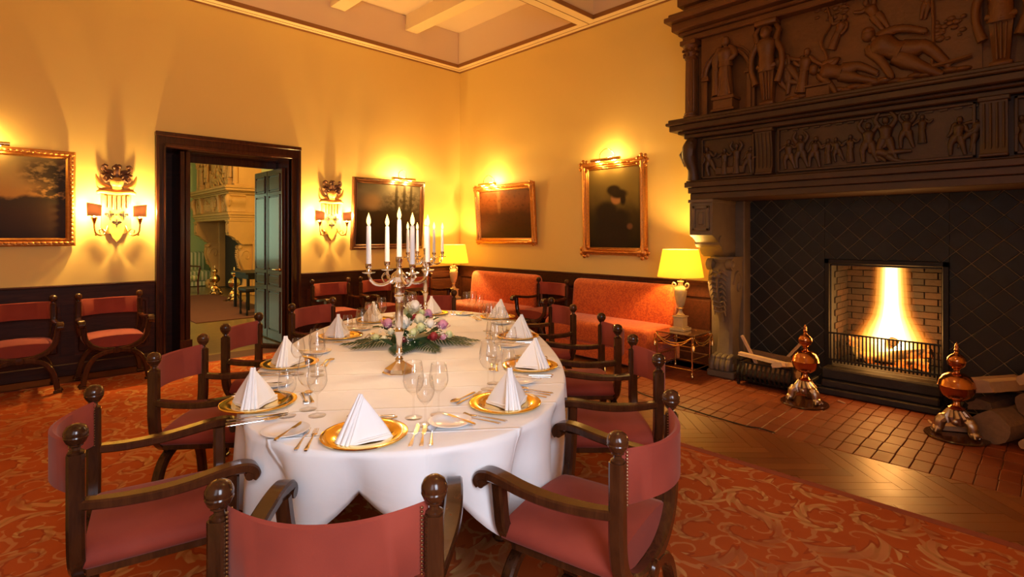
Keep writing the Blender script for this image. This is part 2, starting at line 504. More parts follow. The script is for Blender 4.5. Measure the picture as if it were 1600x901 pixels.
# brick hearth
bm0 = {}
for i in range(7):
    off = R.uniform(-.012, .012)
    for j in range(-7, 31):
        x = HX+i*.203; y = j*.1045+.05+(.004*(i % 2))
        if x > 5.62: continue
        h = R.uniform(-.003, 0); t = R.uniform(-.002, .002)
        L = .198 if i else .196
        o = obj('hearth_brick', MB().box(x, x+L, y+.0015, y+.103, -.03, h, .004), BRICK, floor, smooth=0)
    obj('hearth_back', MB().box(5.62, X0, -.75, 3.2, -.03, -.003), BRICK, floor, smooth=0)
obj('floor_border', MB().box(-1.0, 5.9, 6.9, 7.4, -.014, 0), WOODW, floor, smooth=0)
obj('floor_border', MB().box(-1.0, -.07, -1.2, 6.9, -.014, 0), WOODW, floor, smooth=0)
obj('floor_border', MB().box(CX1-.05, 5.9, -1.2, -.76, -.014, -.001), WOODW, floor, smooth=0)
obj('floor_border', MB().box(CX1-.05, HX-.01, 5.3, 6.9, -.014, -.001), WOODW, floor, smooth=0)
carpet = obj('carpet', MB().box(-.06, CX1-.06, -1.1, 6.95, -.013, .006), CARPET, smooth=0)
tag(carpet, 'large orange-red carpet woven with tan acanthus scrolls under the dining table', 'carpet')
cb = MB()
for a in ((-.10, -.06, -1.1, 6.99), (CX1-.06, CX1, -1.1, 6.99), (-.10, CX1, 6.95, 6.99)):
    cb.box(*a, -.013, .007)
obj('carpet_border', cb, CARPB, carpet, smooth=0)['label'] = 'plain dark red border'

# ------------------------------------------------------------------ walls
wn = MB()
wn.box(-2.7, 1.45, Y0, 7.9, -.1, 5.0); wn.box(2.91, 6.7, Y0, 7.9, -.1, 5.0); wn.box(1.45, 2.91, Y0, 7.9, 2.55, 5.0)
wall_n = struct('wall_north', wn, PLASTER)
FY0, FY1, FZ = .706, 1.575, 1.22
we = MB()
we.box(X0, 6.7, FY1, Y0, -.1, 5.0); we.box(X0, 6.7, -2.7, FY0, -.1, 5.0); we.box(X0, 6.7, FY0, FY1, FZ, 5.0)
wall_e = struct('wall_east', we, PLASTER)
ws = MB()
xs = [-1.2, -.40, .60, 6.7]
for i in (0, 2):
    ws.box(xs[i], xs[i+1], -1.45, -1.2, -.1, 5.0)
for a, b in ((-.40, .60),):
    ws.box(a, b, -1.45, -1.2, -.1, .85); ws.box(a, b, -1.45, -1.2, 3.0, 5.0)
struct('wall_south', ws, PLASTER)
ww = MB(); ww.box(-1.2, -1.0, .40, Y0, -.1, 5.0); ww.box(-1.2, -1.0, -1.2, -.70, -.1, 5.0); ww.box(-1.2, -1.0, -.70, .40, -.1, .85); ww.box(-1.2, -1.0, -.70, .40, 3.0, 5.0)
struct('wall_west', ww, PLASTER)
for i, (a, b) in enumerate(((-.40, .60), (-.70, .40))):
    f = MB()
    for x in (a, (a+b)/2-.03, b-.06): f.box(x, x+.06, -1.38, -1.30, .85, 3.0)
    for z in (.85, 1.55, 2.25, 2.94): f.box(a, b, -1.37, -1.31, z, z+.06)
    if i: f.v = [(y+.25, x, z) for x, y, z in f.v]
    o = struct('window_%d' % (i+1), f, CEILB)
    p = MB().box(a, b, -1.348, -1.342, .85, 3.0)
    if i: p.v = [(y+.25, x, z) for x, y, z in p.v]
    obj('window_pane', p, GLASS, o, smooth=0)

# wainscot
def wainscot(par, fn, a, b, n):
    """fn(s, d, z) with s along the wall and d out of the wall"""
    def bx(mb, s0, s1, d0, d1, z0, z1, bev=0):
        t = MB().box(s0, s1, d0, d1, z0, z1, bev)
        mb.add([fn(*p) for p in t.v], t.f)
    m = MB(); bx(m, a, b, 0, .015, .1, .90); obj('wainscot_backing', m, WOODW, par, smooth=0)
    m = MB(); bx(m, a, b, 0, .035, .78, .915); bx(m, a, b, 0, .03, .12, .21); 
    step = (b-a)/n
    for i in range(n+1):
        s = a+i*step; s0 = max(a, s-.055); s1 = min(b, s+.055)
        bx(m, s0, s1, 0, .0292, .125, .80)
    obj('wainscot_framing', m, WOODW, par, smooth=0)
    for i in range(n):
        m = MB(); s = a+i*step
        bx(m, s+.085, s+step-.085, .008, .024, .24, .75, .012)
        obj('wainscot_panel', m, WOODW, par, smooth=0)
    m = MB(); bx(m, a, b, 0, .062, .945, .968, .006); bx(m, a, b, 0, .048, .915, .945)
    obj('dado_rail', m, WOODW, par, smooth=0)
nf = lambda s, d, z: (s, Y0-d, z)
wainscot(wall_n, nf, -1.0, 1.345, 3)
wainscot(wall_n, nf, 3.055, X0, 4)
ef = lambda s, d, z: (X0-d, s, z)
wainscot(wall_e, ef, 2.70, Y0-.02, 7)
bb = MB().box(-1.0, 1.345, Y0-.05, Y0, 0, .13, .008); bb.box(3.055, X0, Y0-.05, Y0, 0, .13, .008)
struct('baseboard_north', bb, WOODW)
struct('baseboard_east', MB().box(X0-.05, X0, 2.70, Y0-.05, 0, .13, .008), WOODW)

# ceiling: coffers, soffit band, beams
ceil = struct('ceiling', MB().box(-1.2, 6.7, -1.45, 7.9, 4.97, 5.1), CEIL)
S = .18
obj('coffer_side', MB().box(-1.1, X0, Y0-S, Y0, 4.386, 4.97), CEIL, ceil, smooth=0)
obj('coffer_side', MB().box(X0-S, X0, -1.1, Y0-S, 4.386, 4.97), CEIL, ceil, smooth=0)
obj('main_beam', MB().box(-1.1, X0-S, 4.34, 4.60, 4.386, 4.97), CEIL, ceil, smooth=0)
def soffit(name, rects, lines, lips):
    m = MB()
    for r in rects: m.box(*r, 4.374, 4.386)
    obj(name, m, CEILB, ceil, smooth=0)
    m = MB()
    for r in lines: m.box(*r, 4.370, 4.374)
    for r in lips: m.box(*r)
    obj('moulding_line', m, LINE, ceil, smooth=0)
yn = Y0
soffit('soffit_band', [(-1.1, X0, yn-S, yn-.012)], [(-1.1, X0-.085, yn-.093, yn-.087)],
       [(-1.1, X0-S, yn-S-.012, yn-S, 4.374, 4.43), (-1.1, X0, yn-.014, yn, 4.355, 4.386)])
soffit('soffit_band', [(X0-S, X0-.012, -1.1, yn-S)], [(X0-.093, X0-.087, -1.1, yn-.09)],
       [(X0-S-.012, X0-S, 4.60, yn-S, 4.374, 4.43), (X0-S-.012, X0-S, -1.1, 4.34, 4.374, 4.43), (X0-.014, X0, -1.1, yn-.014, 4.355, 4.386)])
soffit('soffit_band', [(-1.1, X0-S, 4.34, 4.60)], [(-1.1, X0-.09, 4.467, 4.473)],
       [(-1.1, X0-S-.012, 4.60, 4.612, 4.374, 4.43), (-1.1, X0-S-.012, 4.328, 4.34, 4.374, 4.43)])
for x in (4.66, 3.42, 2.18, .94):
    obj('ceiling_beam', MB().box(x, x+.22, 4.60, yn-S, 4.735, 4.98), CEILB, ceil, smooth=0)
    obj('ceiling_beam', MB().box(x, x+.22, -1.1, 4.34, 4.735, 4.98), CEILB, ceil, smooth=0)

# door casing, lining and leaves
tr = MB()
cas = struct('trim_1', MB().box(1.44, 2.92, Y0-.03, 7.9, 2.535, 2.56), WOODD)
def jamb(xo, xi, sgn):
    m = MB()
    m.box(min(xo, xi), max(xo, xi), Y0-.045, Y0+.01, 0, 2.70, .004)
    a = xo; b = xo+sgn*.035; m.box(min(a, b), max(a, b), Y0-.075, Y0, 0, 2.71, .006)
    a = xi-sgn*.03; m.box(min(a, xi), max(a, xi), Y0-.06, Y0, 0, 2.58, .005)
    obj('jamb', m, WOODD, cas, smooth=0)
jamb(1.35, 1.45, 1); jamb(3.05, 2.925, -1)
m = MB(); m.box(1.35, 3.05, Y0-.0451, Y0+.01, 2.56, 2.70, .004); m.box(1.345, 3.055, Y0-.078, Y0, 2.665, 2.715, .006); m.box(1.43, 2.94, Y0-.06, Y0, 2.545, 2.585, .005)
obj('head', m, WOODD, cas, smooth=0)
m = MB(); m.box(1.75, 2.80, 7.5, 7.82, 2.528, 2.536, .004); m.box(1.45, 2.91, 7.86, 7.9, 2.44, 2.54); obj('soffit_panel', m, WOODD, cas, smooth=0)
m = MB(); m.box(2.905, 2.925, Y0, 7.9, 0, 2.54); obj('lining', m, WOODD, cas, smooth=0)
m = MB(); m.box(1.44, 1.455, Y0, 7.9, 0, 2.54); m.box(1.45, 1.63, 7.85, 7.9, 0, 2.54); obj('lining', m, WOODW, cas, smooth=0)
d1 = struct('door_1', MB().box(1.615, 1.665, 7.43, 7.86, .01, 2.52, .006), WOODD)
obj('folded_leaf', MB().box(1.675, 1.725, 7.43, 7.86, .01, 2.52, .006), WOODD, d1, smooth=0)
obj('plinth_block', MB().box(1.61, 1.745, 7.42, 7.44, .0, .22, .004), WOODD, d1, smooth=0)
d2 = struct('door_2', MB().box(2.845, 2.895, 7.48, 8.03, .01, 2.43, .005), WOODD)
obj('second_leaf', MB().box(2.845, 2.895, 8.045, 8.55, .01, 2.43, .005), WOODD, d2, smooth=0)
for ya, yb in ((7.48, 8.03), (8.045, 8.55)):
    for za, zb in ((2.14, 2.33), (1.02, 2.04), (.80, .92), (.16, .68)):
        m = MB(); 
        m.box(2.836, 2.846, ya+.085, yb-.085, za, zb, .008)
        obj('door_panel', m, WOODD, d2, smooth=0)
        f = MB(); y1, y2 = ya+.06, yb-.06; z1, z2 = za-.03, zb+.03
        for b_ in ((y1, y2, z1, z1+.018), (y1, y2, z2-.018, z2), (y1, y1+.018, z1, z2), (y2-.018, y2, z1, z2)):
            f.box(2.833, 2.847, *b_, .004)
        obj('panel_moulding', f, WOODD, d2, smooth=0)
h = MB(); h.tube([(2.84, 7.53, 1.02), (2.79, 7.53, 1.02), (2.78, 7.55, 1.02), (2.78, 7.64, 1.02)], .009, 8); h.ball((2.838, 7.53, 1.02), .02)
obj('door_handle', h, BRASS, d2)

# ------------------------------------------------------------------ the next room seen through the door
WOODFL = m_wood('next_room_boards', (.15,.095,.032), (.25,.165,.06), .32, (1.2,8,8))
struct('floor_2', MB().box(-2.7, 6.5, 7.4, 19.5, -.12, -.001), WOODFL)
nr = MB(); nr.box(-2.7, 6.5, 18.3, 18.5, 0, 5.0); struct('wall_far', nr, GREENW)
nr = MB(); nr.box(4.78, 4.98, 7.9, 18.3, 0, 5.0); struct('wall_far_east', nr, GREENW)
nr = MB(); nr.box(-2.7, -2.5, 7.9, 18.3, 0, 5.0); struct('wall_far_west', nr, GREENW)
struct('ceiling_2', MB().box(-2.7, 6.5, 7.9, 18.5, 4.9, 5.0), CEIL)
light('next_room_fill_light', 'POINT', (3.3, 10.4, 3.9), 330, (1.0,.62,.22), .25)  # added warm light without a fixture, brightens the far chimneypiece
RUGM = m_plain('red_brown_rug', (.10,.026,.009), .9, var=.2, scale=6)
tag(obj('rug', MB().box(2.45, 4.0, 10.2, 14.9, -.001, .012), RUGM, smooth=0), 'dark red-brown rug before the chimneypiece in the next room', 'rug')
# ------------------------------------------------------------------ chimneypieces
def figure(s, arms=(((-.16,.62),(-.1,.47)), ((.16,.62),(.1,.47))), legs=(((-.06,.27),(-.055,.02)), ((.06,.27),(.055,.02))), rot=0, o=(0,0), y=0, robe=False, flat=.75, head=(0,.93)):
    """carved figure in an X-Z plane, as tapered limbs"""
    mb = MB(); c, sn = math.cos(rot), math.sin(rot); G = 1.48
    P = lambda q, dy=0: (o[0]+s*(q[0]*c-q[1]*sn), y+dy*s, o[1]+s*(q[0]*sn+q[1]*c))
    fl = ((0,1,0), flat)
    mb.tube([P((head[0]*.3,.50)), P((0,.60)), P((0,.74)), P((head[0]*.3,.82))], [G*s*.085, G*s*.078, G*s*.100, G*s*.055], 8, flat=fl)
    mb.tube([P((head[0]*.3,.80)), P((head[0]*.8,.88))], [s*.04, s*.035], 7, flat=fl)
    mb.ball(P(head), s*.075, 9, 7, (1, .9, 1.15))
    mb.ball((P(head)[0], P(head)[1]+s*.01, P(head)[2]+s*.035), s*.070, 9, 6, (1.0, .85, .8))
    for k, (e, hnd) in enumerate(arms):
        sx = -.105 if k == 0 else .105
        mb.tube([P((sx*.6,.80)), P((sx,.79)), P(e, .03), P(hnd, .04)], [G*s*.045, G*s*.045, G*s*.034, G*s*.026], 7, flat=fl)
        mb.ball(P(hnd, .04), s*.03, 6, 5)
    if robe:
        mb.tube([P((0,.56)), P((.01,.40)), P((0,.2)), P((0,.0))], [s*.095, s*.115, s*.125, s*.14], 10, flat=fl)
        for a in (-.07, 0, .06): mb.tube([P((a*.7,.52), .06), P((a,.25), .075), P((a*1.5,.01), .075)], [s*.014, s*.02, s*.025], 5)
    else:
        for k, (kn, ft) in enumerate(legs):
            hx = -.045 if k == 0 else .045
            mb.tube([P((hx,.52)), P(((hx+kn[0])/2, (.5+kn[1])/2)), P(kn, .02), P(ft)], [G*s*.07, G*s*.070, G*s*.046, G*s*.030], 8, flat=fl)
            mb.tube([P(ft), P((ft[0]+.05, ft[1]))], [s*.028, s*.02], 6)
    return mb

def rect_frame(mb, x0, x1, z0, z1, t, y0, y1, b=.004):
    mb.box(x0, x1, y0, y1, z0, z0+t, b); mb.box(x0, x1, y0, y1, z1-t, z1, b)
    mb.box(x0, x0+t, y0, y1, z0, z1, b); mb.box(x1-t, x1, y0, y1, z0, z1, b)

def chimneypiece(name, label, loc, rz, MT, MU, ML, detail=True):
    t = thing(name, label, 'fireplace', loc, rz)
    def part(nm, mb, m, par=None, sm=40): return obj(nm, mb, m, par or t, smooth=sm)
    # hood body, architrave, frieze
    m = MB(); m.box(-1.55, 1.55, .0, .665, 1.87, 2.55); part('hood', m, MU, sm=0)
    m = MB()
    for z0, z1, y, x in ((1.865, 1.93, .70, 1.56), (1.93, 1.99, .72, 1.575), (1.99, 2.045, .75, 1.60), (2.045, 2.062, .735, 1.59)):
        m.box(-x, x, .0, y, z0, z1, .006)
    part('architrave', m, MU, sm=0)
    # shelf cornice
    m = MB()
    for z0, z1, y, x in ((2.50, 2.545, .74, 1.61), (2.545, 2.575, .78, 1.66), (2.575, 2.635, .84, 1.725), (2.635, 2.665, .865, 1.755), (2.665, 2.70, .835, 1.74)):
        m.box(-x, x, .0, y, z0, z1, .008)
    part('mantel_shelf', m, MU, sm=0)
    # frieze panels with carved scenes
    R = random.Random(5)
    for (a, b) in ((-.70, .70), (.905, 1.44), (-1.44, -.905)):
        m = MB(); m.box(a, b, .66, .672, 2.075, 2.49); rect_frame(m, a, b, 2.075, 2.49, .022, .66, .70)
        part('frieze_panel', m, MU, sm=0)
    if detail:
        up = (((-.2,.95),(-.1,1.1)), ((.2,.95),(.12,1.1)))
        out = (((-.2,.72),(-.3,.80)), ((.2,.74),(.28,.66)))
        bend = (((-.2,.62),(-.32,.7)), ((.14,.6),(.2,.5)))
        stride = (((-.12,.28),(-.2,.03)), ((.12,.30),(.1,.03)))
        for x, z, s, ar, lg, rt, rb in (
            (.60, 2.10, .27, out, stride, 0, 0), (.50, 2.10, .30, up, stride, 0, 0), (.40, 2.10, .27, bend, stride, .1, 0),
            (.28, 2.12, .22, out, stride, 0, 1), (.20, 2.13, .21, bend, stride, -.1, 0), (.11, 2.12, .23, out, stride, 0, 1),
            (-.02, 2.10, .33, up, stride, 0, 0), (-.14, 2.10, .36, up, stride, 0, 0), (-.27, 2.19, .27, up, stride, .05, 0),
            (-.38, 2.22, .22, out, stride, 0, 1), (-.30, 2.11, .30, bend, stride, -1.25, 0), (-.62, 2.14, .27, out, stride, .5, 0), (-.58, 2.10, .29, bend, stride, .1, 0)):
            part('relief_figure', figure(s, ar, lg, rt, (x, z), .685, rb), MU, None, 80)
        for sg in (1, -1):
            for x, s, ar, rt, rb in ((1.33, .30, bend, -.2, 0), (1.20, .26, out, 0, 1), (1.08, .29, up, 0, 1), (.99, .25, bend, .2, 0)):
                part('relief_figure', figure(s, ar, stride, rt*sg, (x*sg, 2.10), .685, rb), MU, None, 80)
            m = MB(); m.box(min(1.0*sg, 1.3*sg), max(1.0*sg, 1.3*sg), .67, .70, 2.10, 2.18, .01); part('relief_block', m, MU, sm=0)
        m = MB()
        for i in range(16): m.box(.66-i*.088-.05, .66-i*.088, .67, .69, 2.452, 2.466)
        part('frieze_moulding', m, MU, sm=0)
    # fluted consoles of the frieze and the carved corner brackets
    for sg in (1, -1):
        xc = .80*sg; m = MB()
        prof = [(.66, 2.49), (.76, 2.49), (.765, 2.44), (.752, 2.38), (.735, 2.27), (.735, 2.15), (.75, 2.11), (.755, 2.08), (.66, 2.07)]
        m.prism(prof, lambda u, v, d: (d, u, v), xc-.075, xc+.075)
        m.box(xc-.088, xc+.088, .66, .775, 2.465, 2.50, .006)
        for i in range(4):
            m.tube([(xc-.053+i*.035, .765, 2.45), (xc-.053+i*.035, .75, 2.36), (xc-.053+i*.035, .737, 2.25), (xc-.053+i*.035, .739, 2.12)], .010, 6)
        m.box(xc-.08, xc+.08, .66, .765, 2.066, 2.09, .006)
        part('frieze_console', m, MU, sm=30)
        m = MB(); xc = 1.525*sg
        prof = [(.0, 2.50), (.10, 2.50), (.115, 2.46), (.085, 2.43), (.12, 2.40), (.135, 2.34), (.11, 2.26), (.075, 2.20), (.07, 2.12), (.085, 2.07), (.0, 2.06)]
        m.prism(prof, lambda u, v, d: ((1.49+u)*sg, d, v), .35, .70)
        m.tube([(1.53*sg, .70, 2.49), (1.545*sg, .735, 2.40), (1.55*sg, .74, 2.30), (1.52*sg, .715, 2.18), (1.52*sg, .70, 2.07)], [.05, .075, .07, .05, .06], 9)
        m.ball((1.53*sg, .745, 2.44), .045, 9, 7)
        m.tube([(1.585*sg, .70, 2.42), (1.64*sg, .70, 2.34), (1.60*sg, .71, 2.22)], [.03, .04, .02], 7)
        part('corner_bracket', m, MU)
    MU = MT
    # overmantel
    m = MB(); m.box(-1.66, 1.66, .0, .50, 2.70, 3.62); part('overmantel_body', m, MU, sm=0)
    m = MB()
    for z0, z1, y, x in ((3.56, 3.62, .62, 1.69), (3.62, 3.655, .66, 1.72), (3.655, 3.74, .74, 1.755), (3.74, 3.79, .82, 1.80), (3.79, 3.83, .78, 1.77), (3.83, 3.93, .62, 1.68), (3.93, 4.02, .68, 1.72)):
        m.box(-x, x, .0, y, z0, z1, .008)
    part('overmantel_cornice', m, MU, sm=0)
    m = MB(); m.box(-1.69, 1.69, .0, .64, 2.70, 2.745, .008); part('overmantel_plinth', m, MU, sm=0)
    for sg in (1, -1):
        # fluted corner column
        m = MB(); xc = 1.61*sg
        ring = []
        for r, z in ((.058, 2.80), (.056, 3.1), (.052, 3.36)):
            ring.append([(xc+(r*(1-.10*(j % 2)))*math.cos(2*PI*j/28), .585+(r*(1-.10*(j % 2)))*math.sin(2*PI*j/28), z) for j in range(28)])
        m.rings(ring)
        m.lathe([(.078, 2.745), (.078, 2.765), (.066, 2.775), (.070, 2.79), (.060, 2.805)], 16, (xc, .585, 0))
        m.lathe([(.054, 3.36), (.064, 3.37), (.058, 3.39), (.072, 3.43), (.060, 3.46), (.085, 3.51)], 14, (xc, .585, 0))
        m.box(xc-.085, xc+.085, .50, .67, 3.51, 3.56, .006)
        for j in range(8):
            a = 2*PI*j/8
            for zz, rr in ((3.41, .07), (3.46, .075)): m.ball((xc+rr*math.cos(a+zz*9), .585+rr*math.sin(a+zz*9), zz), .018, 6, 5)
        m.box(xc-.05, xc+.05, .50, .53, 2.745, 3.56)
        part('corner_column', m, MU, sm=30)
        # niche with arch
        xa, xb = .955, 1.50; r = (xb-xa)/2; xm = (xa+xb)/2; zs = 3.15
        m = MB(); N = 14
        arc = [(xm+r*.86*math.cos(PI*i/N), zs+r*.86*math.sin(PI*i/N)) for i in range(N+1)]
        for i in range(N):
            (a0, b0), (a1, b1) = arc[i], arc[i+1]
            top = 3.56
            m.prism([(a0, b0), (a0, top), (a1, top), (a1, b1)], lambda u, v, d: (u*sg, d, v), .50, .565)
        m.box(*sorted(((xm+r*.86)*sg, xb*sg)), .50, .565, 2.745, 3.56); m.box(*sorted((xa*sg, (xm-r*.86)*sg)), .50, .565, 2.745, 3.56)
        part('niche_surround', m, MU, sm=0)
        m = MB()
        m.tube([((xm+r*.82*math.cos(PI*i/N))*sg, .572, zs+r*.82*math.sin(PI*i/N)) for i in range(N+1)], .022, 8)
        m.tube([((xm+r*.98*math.cos(PI*i/N))*sg, .568, zs+r*.98*math.sin(PI*i/N)) for i in range(N+1)], .012, 6)
        for q in (-1, 1):
            x = (xm+q*r*.82)*sg; m.box(x-.022, x+.022, .56, .585, 2.745, zs-.05, .004)
            m.box(x-.04, x+.04, .55, .60, zs-.05, zs-.025, .004); m.box(x-.034, x+.034, .55, .592, zs-.025, zs, .004)
        part('niche_arch', m, MU, sm=30)
        m = figure(.60, (((-.17,.66),(-.06,.60)), ((.18,.62),(.13,.45))), o=(xm*sg, 2.90), y=.60, robe=True, flat=.8)
        m.tube([((xm+.07)*sg, .60, 3.40), ((xm+.10)*sg, .61, 3.2), ((xm+.09)*sg, .61, 2.92)], [.03, .035, .045], 8)
        part('niche_statue', m, MU, None, 80)
        m = MB(); x = xm*sg
        m.box(x-.12, x+.12, .50, .69, 2.745, 2.77, .005); m.box(x-.10, x+.10, .50, .675, 2.77, 2.86, .005); m.box(x-.115, x+.115, .50, .685, 2.86, 2.895, .006)
        part('statue_pedestal', m, MU, sm=0)
        # herm: bust on a tapering pillar
        xh = .83*sg; m = MB()
        m.rings([[(xh-w_, .50, z), (xh+w_, .50, z), (xh+w_, y_, z), (xh-w_, y_, z)] for w_, y_, z in ((.055, .60, 2.745), (.055, .60, 2.78), (.045, .59, 2.79), (.07, .61, 3.10))])
        m.box(xh-.065, xh+.065, .50, .615, 2.745, 2.78, .005)
        for q in (-.03, 0, .03): m.tube([(xh+q*.7, .592, 2.80), (xh+q, .612, 3.06)], .008, 5)
        m.tube([(xh, .59, 3.08), (xh, .60, 3.14), (xh, .60, 3.22), (xh, .60, 3.33), (xh, .59, 3.38)], [.085, .075, .07, .095, .05], 10, flat=((0,1,0), .7))
        m.tube([(xh-.08, .60, 3.12), (xh, .63, 3.09), (xh+.08, .60, 3.12)], .025, 7)
        m.ball((xh, .62, 3.43), .05, 10, 8, (1,1,1.2)); m.ball((xh, .60, 3.46), .052, 10, 7, (1.1,.9,.9))
        for q in (-1, 1):
            m.tube([(xh+q*.085, .59, 3.34), (xh+q*.135, .60, 3.24), (xh+q*.14, .60, 3.10), (xh+q*.10, .60, 2.95)], [.034, .030, .026, .035], 7)
            m.tube([(xh+q*.08, .59, 3.35), (xh+q*.11, .58, 3.45), (xh+q*.07, .57, 3.52)], [.03, .028, .02], 7)
        m.box(xh-.10, xh+.10, .50, .64, 3.51, 3.56, .005)
        part('herm', m, MU, None, 80)
    # large carved scene between the herms
    m = MB(); m.box(-.72, .72, .50, .512, 2.745, 3.56); part('scene_panel', m, MU, sm=0)
    if detail:
        Y = .525
        recl = (((-.22,.70),(-.36,.62)), ((.1,.62),(.24,.72)))
        lgr = (((-.02,.25),(.06,.0)), ((.14,.30),(.02,.06)))
        for a in (
            dict(s=.46, arms=(((-.2,.66),(-.1,.52)), ((.2,.68),(.3,.6))), legs=lgr, rot=-.75, o=(.52, 2.90)),
            dict(s=.40, arms=recl, legs=(((-.06,.27),(-.055,.02)), ((.10,.27),(.16,.04))), rot=.15, o=(.55, 2.82), robe=True),
            dict(s=.56, arms=(((-.18,.62),(-.05,.72)), ((.2,.62),(.32,.5))), legs=(((-.10,.28),(-.02,.02)), ((.08,.25),(.10,.0))), rot=-1.28, o=(-.06, 2.86)),
            dict(s=.42, arms=recl, legs=lgr, rot=-.2, o=(.64, 2.84)),
            dict(s=.72, arms=(((-.22,.66),(-.28,.42)), ((.16,.60),(.26,.40))), legs=(((-.15,.30),(-.06,.0)), ((.05,.26),(.04,.0))), rot=-.92, o=(-.50, 2.79), head=(-.04,.93)),
            dict(s=.34, arms=(((-.2,.95),(-.1,1.1)), ((.2,.80),(.3,.9))), rot=-.5, o=(-.12, 3.22)),
            dict(s=.24, arms=recl, rot=.2, o=(-.36, 3.24)),
            dict(s=.30, arms=(((-.16,.62),(-.1,.47)), ((.24,.72),(.34,.9))), rot=.4, o=(.30, 3.16), robe=True)):
            part('relief_figure', figure(y=Y, **a), MU, None, 80)
        m = MB(); m.box(.30, .50, .50, .56, 2.75, 2.85, .008); m.box(.29, .51, .50, .57, 2.85, 2.87, .004); part('carved_altar', m, MU, sm=0)
        m = MB()
        m.tube([(.36, .52, 2.9), (.33, .53, 3.1), (.38, .53, 3.25), (.30, .53, 3.4), (.33, .52, 3.55)], [.018, .015, .016, .014, .012], 6)
        m.tube([(-.42, .52, 2.85), (-.43, .53, 3.2), (-.41, .52, 3.55)], [.016, .014, .014], 6)
        for i in range(26):
            m.ball((R.uniform(.18, .42), .52, R.uniform(3.42, 3.56)), R.uniform(.012, .024), 6, 5, (1.4,.6,.8))
            m.ball((R.uniform(-.62, -.44), .52, R.uniform(3.05, 3.2)), R.uniform(.012, .026), 6, 5, (1.2,.6,.9))
        part('carved_trees', m, MU)['kind'] = 'stuff'
        m = MB()
        for i in range(18):
            x = .62-i*.072; m.ball((x, .515, 2.775+R.uniform(-.01, .03)), R.uniform(.03, .055), 8, 6, (1.5,.7,.6))
        m.tube([(-.3, .53, 2.84), (-.5, .54, 2.85), (-.66, .53, 2.88)], .02, 6)
        part('carved_ground', m, MU)['kind'] = 'stuff'
    # legs: corbel, scroll leg, pilaster
    for sg in (1, -1):
        xl = (1.31, 1.555)
        m = MB()
        prof = [(.0, 1.866), (.715, 1.866), (.715, 1.50), (.69, 1.485), (.66, 1.475), (.60, 1.44), (.545, 1.39), (.50, 1.36), (.46, 1.30), (.40, 1.27), (.0, 1.27)]
        m.prism(prof, lambda u, v, d: (d*sg, u, v), *xl)
        m.box(*sorted((xl[0]*sg-.01*sg, (xl[1]+.012)*sg)), .0, .735, 1.83, 1.866, .006)
        m.tube([((xl[0]-.012)*sg, .52, 1.43), ((xl[1]+.012)*sg, .52, 1.43)], .062, 14)
        rect_frame(m, *sorted(((xl[0]+.03)*sg, (xl[1]-.03)*sg)), 1.54, 1.80, .035, .70, .733, .008)
        m.box(*sorted(((xl[0]+.09)*sg, (xl[1]-.09)*sg)), .70, .728, 1.60, 1.74, .012)
        part('corbel', m, ML, sm=30)
        xl = (1.235, 1.485)
        m = MB()
        xm0 = sum(xl)/2
        for_ = [(.42,1.27,.27),(.43,1.24,.27),(.415,1.20,.25),(.45,1.15,.255),(.478,1.06,.265),(.482,.96,.262),(.462,.86,.245),(.42,.76,.22),(.375,.67,.20),(.345,.58,.185),(.335,.46,.175),(.345,.34,.175),(.36,.22,.195),(.40,.15,.215)]
        rs = []
        for dd, zz, ww in for_:
            h_ = ww/2; sec = [(-h_, .0), (-h_, dd-.07), (-h_*.92, dd-.03), (-h_*.6, dd-.006), (0, dd), (h_*.6, dd-.006), (h_*.92, dd-.03), (h_, dd-.07), (h_, .0)]
            rs.append([((xm0+a)*sg, b, zz) for a, b in sec])
        m.rings(rs)
        part('scroll_leg', m, ML, sm=30)
        m = MB()
        for q in (xl[0]+.02, xl[1]-.02):
            m.tube([((q-.03)*sg, .42, 1.19), ((q+.03)*sg, .42, 1.19)], .062, 14); m.ball((q*sg, .43, 1.19), .05, 9, 7, (1.1,1,1))
        xm = sum(xl)/2*sg
        for i in range(9):                     # carved acanthus down the front
            z = 1.10-i*.052; y = .484-max(0, (.95-z))*.20-max(0, z-1.05)*.15
            for q in (-1, 1): m.tube([(xm, y, z), (xm+q*.05, y+.012, z+.02), (xm+q*(.10-i*.005), y, z-.03)], [.012, .018, .006], 6)
        m.tube([(xm, .45, 1.14), (xm, .495, 1.0), (xm, .475, .85), (xm, .40, .70), (xm, .36, .58)], .016, 6)
        m.ball((xm, .47, 1.07), .042, 10, 8); 
        # side volute relief facing the room
        for s2, rr in ((1, .10),):
            pts = [((xl[1]+.004)*sg, .27+.02+(.12-.012*k)*math.cos(k*.7), .98+(.16-.014*k)*math.sin(k*.7)) for k in range(11)]
            m.tube(pts, .016, 6)
            pts = [((xl[0]-.004)*sg, p[1], p[2]) for p in pts]; m.tube(pts, .016, 6)
        part('leg_carving', m, ML)
        m = MB()
        m.box(*sorted(((xl[0]-.02)*sg, (xl[1]+.02)*sg)), .0, .44, 0, .075, .012); m.box(*sorted(((xl[0]-.005)*sg, (xl[1]+.005)*sg)), .0, .40, .075, .16, .012)
        for q in (-.085, -.028, .028, .085):
            m.tube([(xm+q, .33, .22), (xm+q, .39, .20), (xm+q, .435, .14), (xm+q, .44, .085)], [.028, .034, .034, .026], 8)
            m.ball((xm+q, .405, .20), .034, 8, 6)
        part('paw_foot', m, ML)
        m = MB(); m.box(*sorted((1.215*sg, 1.58*sg)), .0, .17, 0, 1.87, .01); m.box(*sorted((1.20*sg, 1.60*sg)), .0, .20, 0, .14, .01)
        part('pilaster', m, ML, sm=0)
    return t

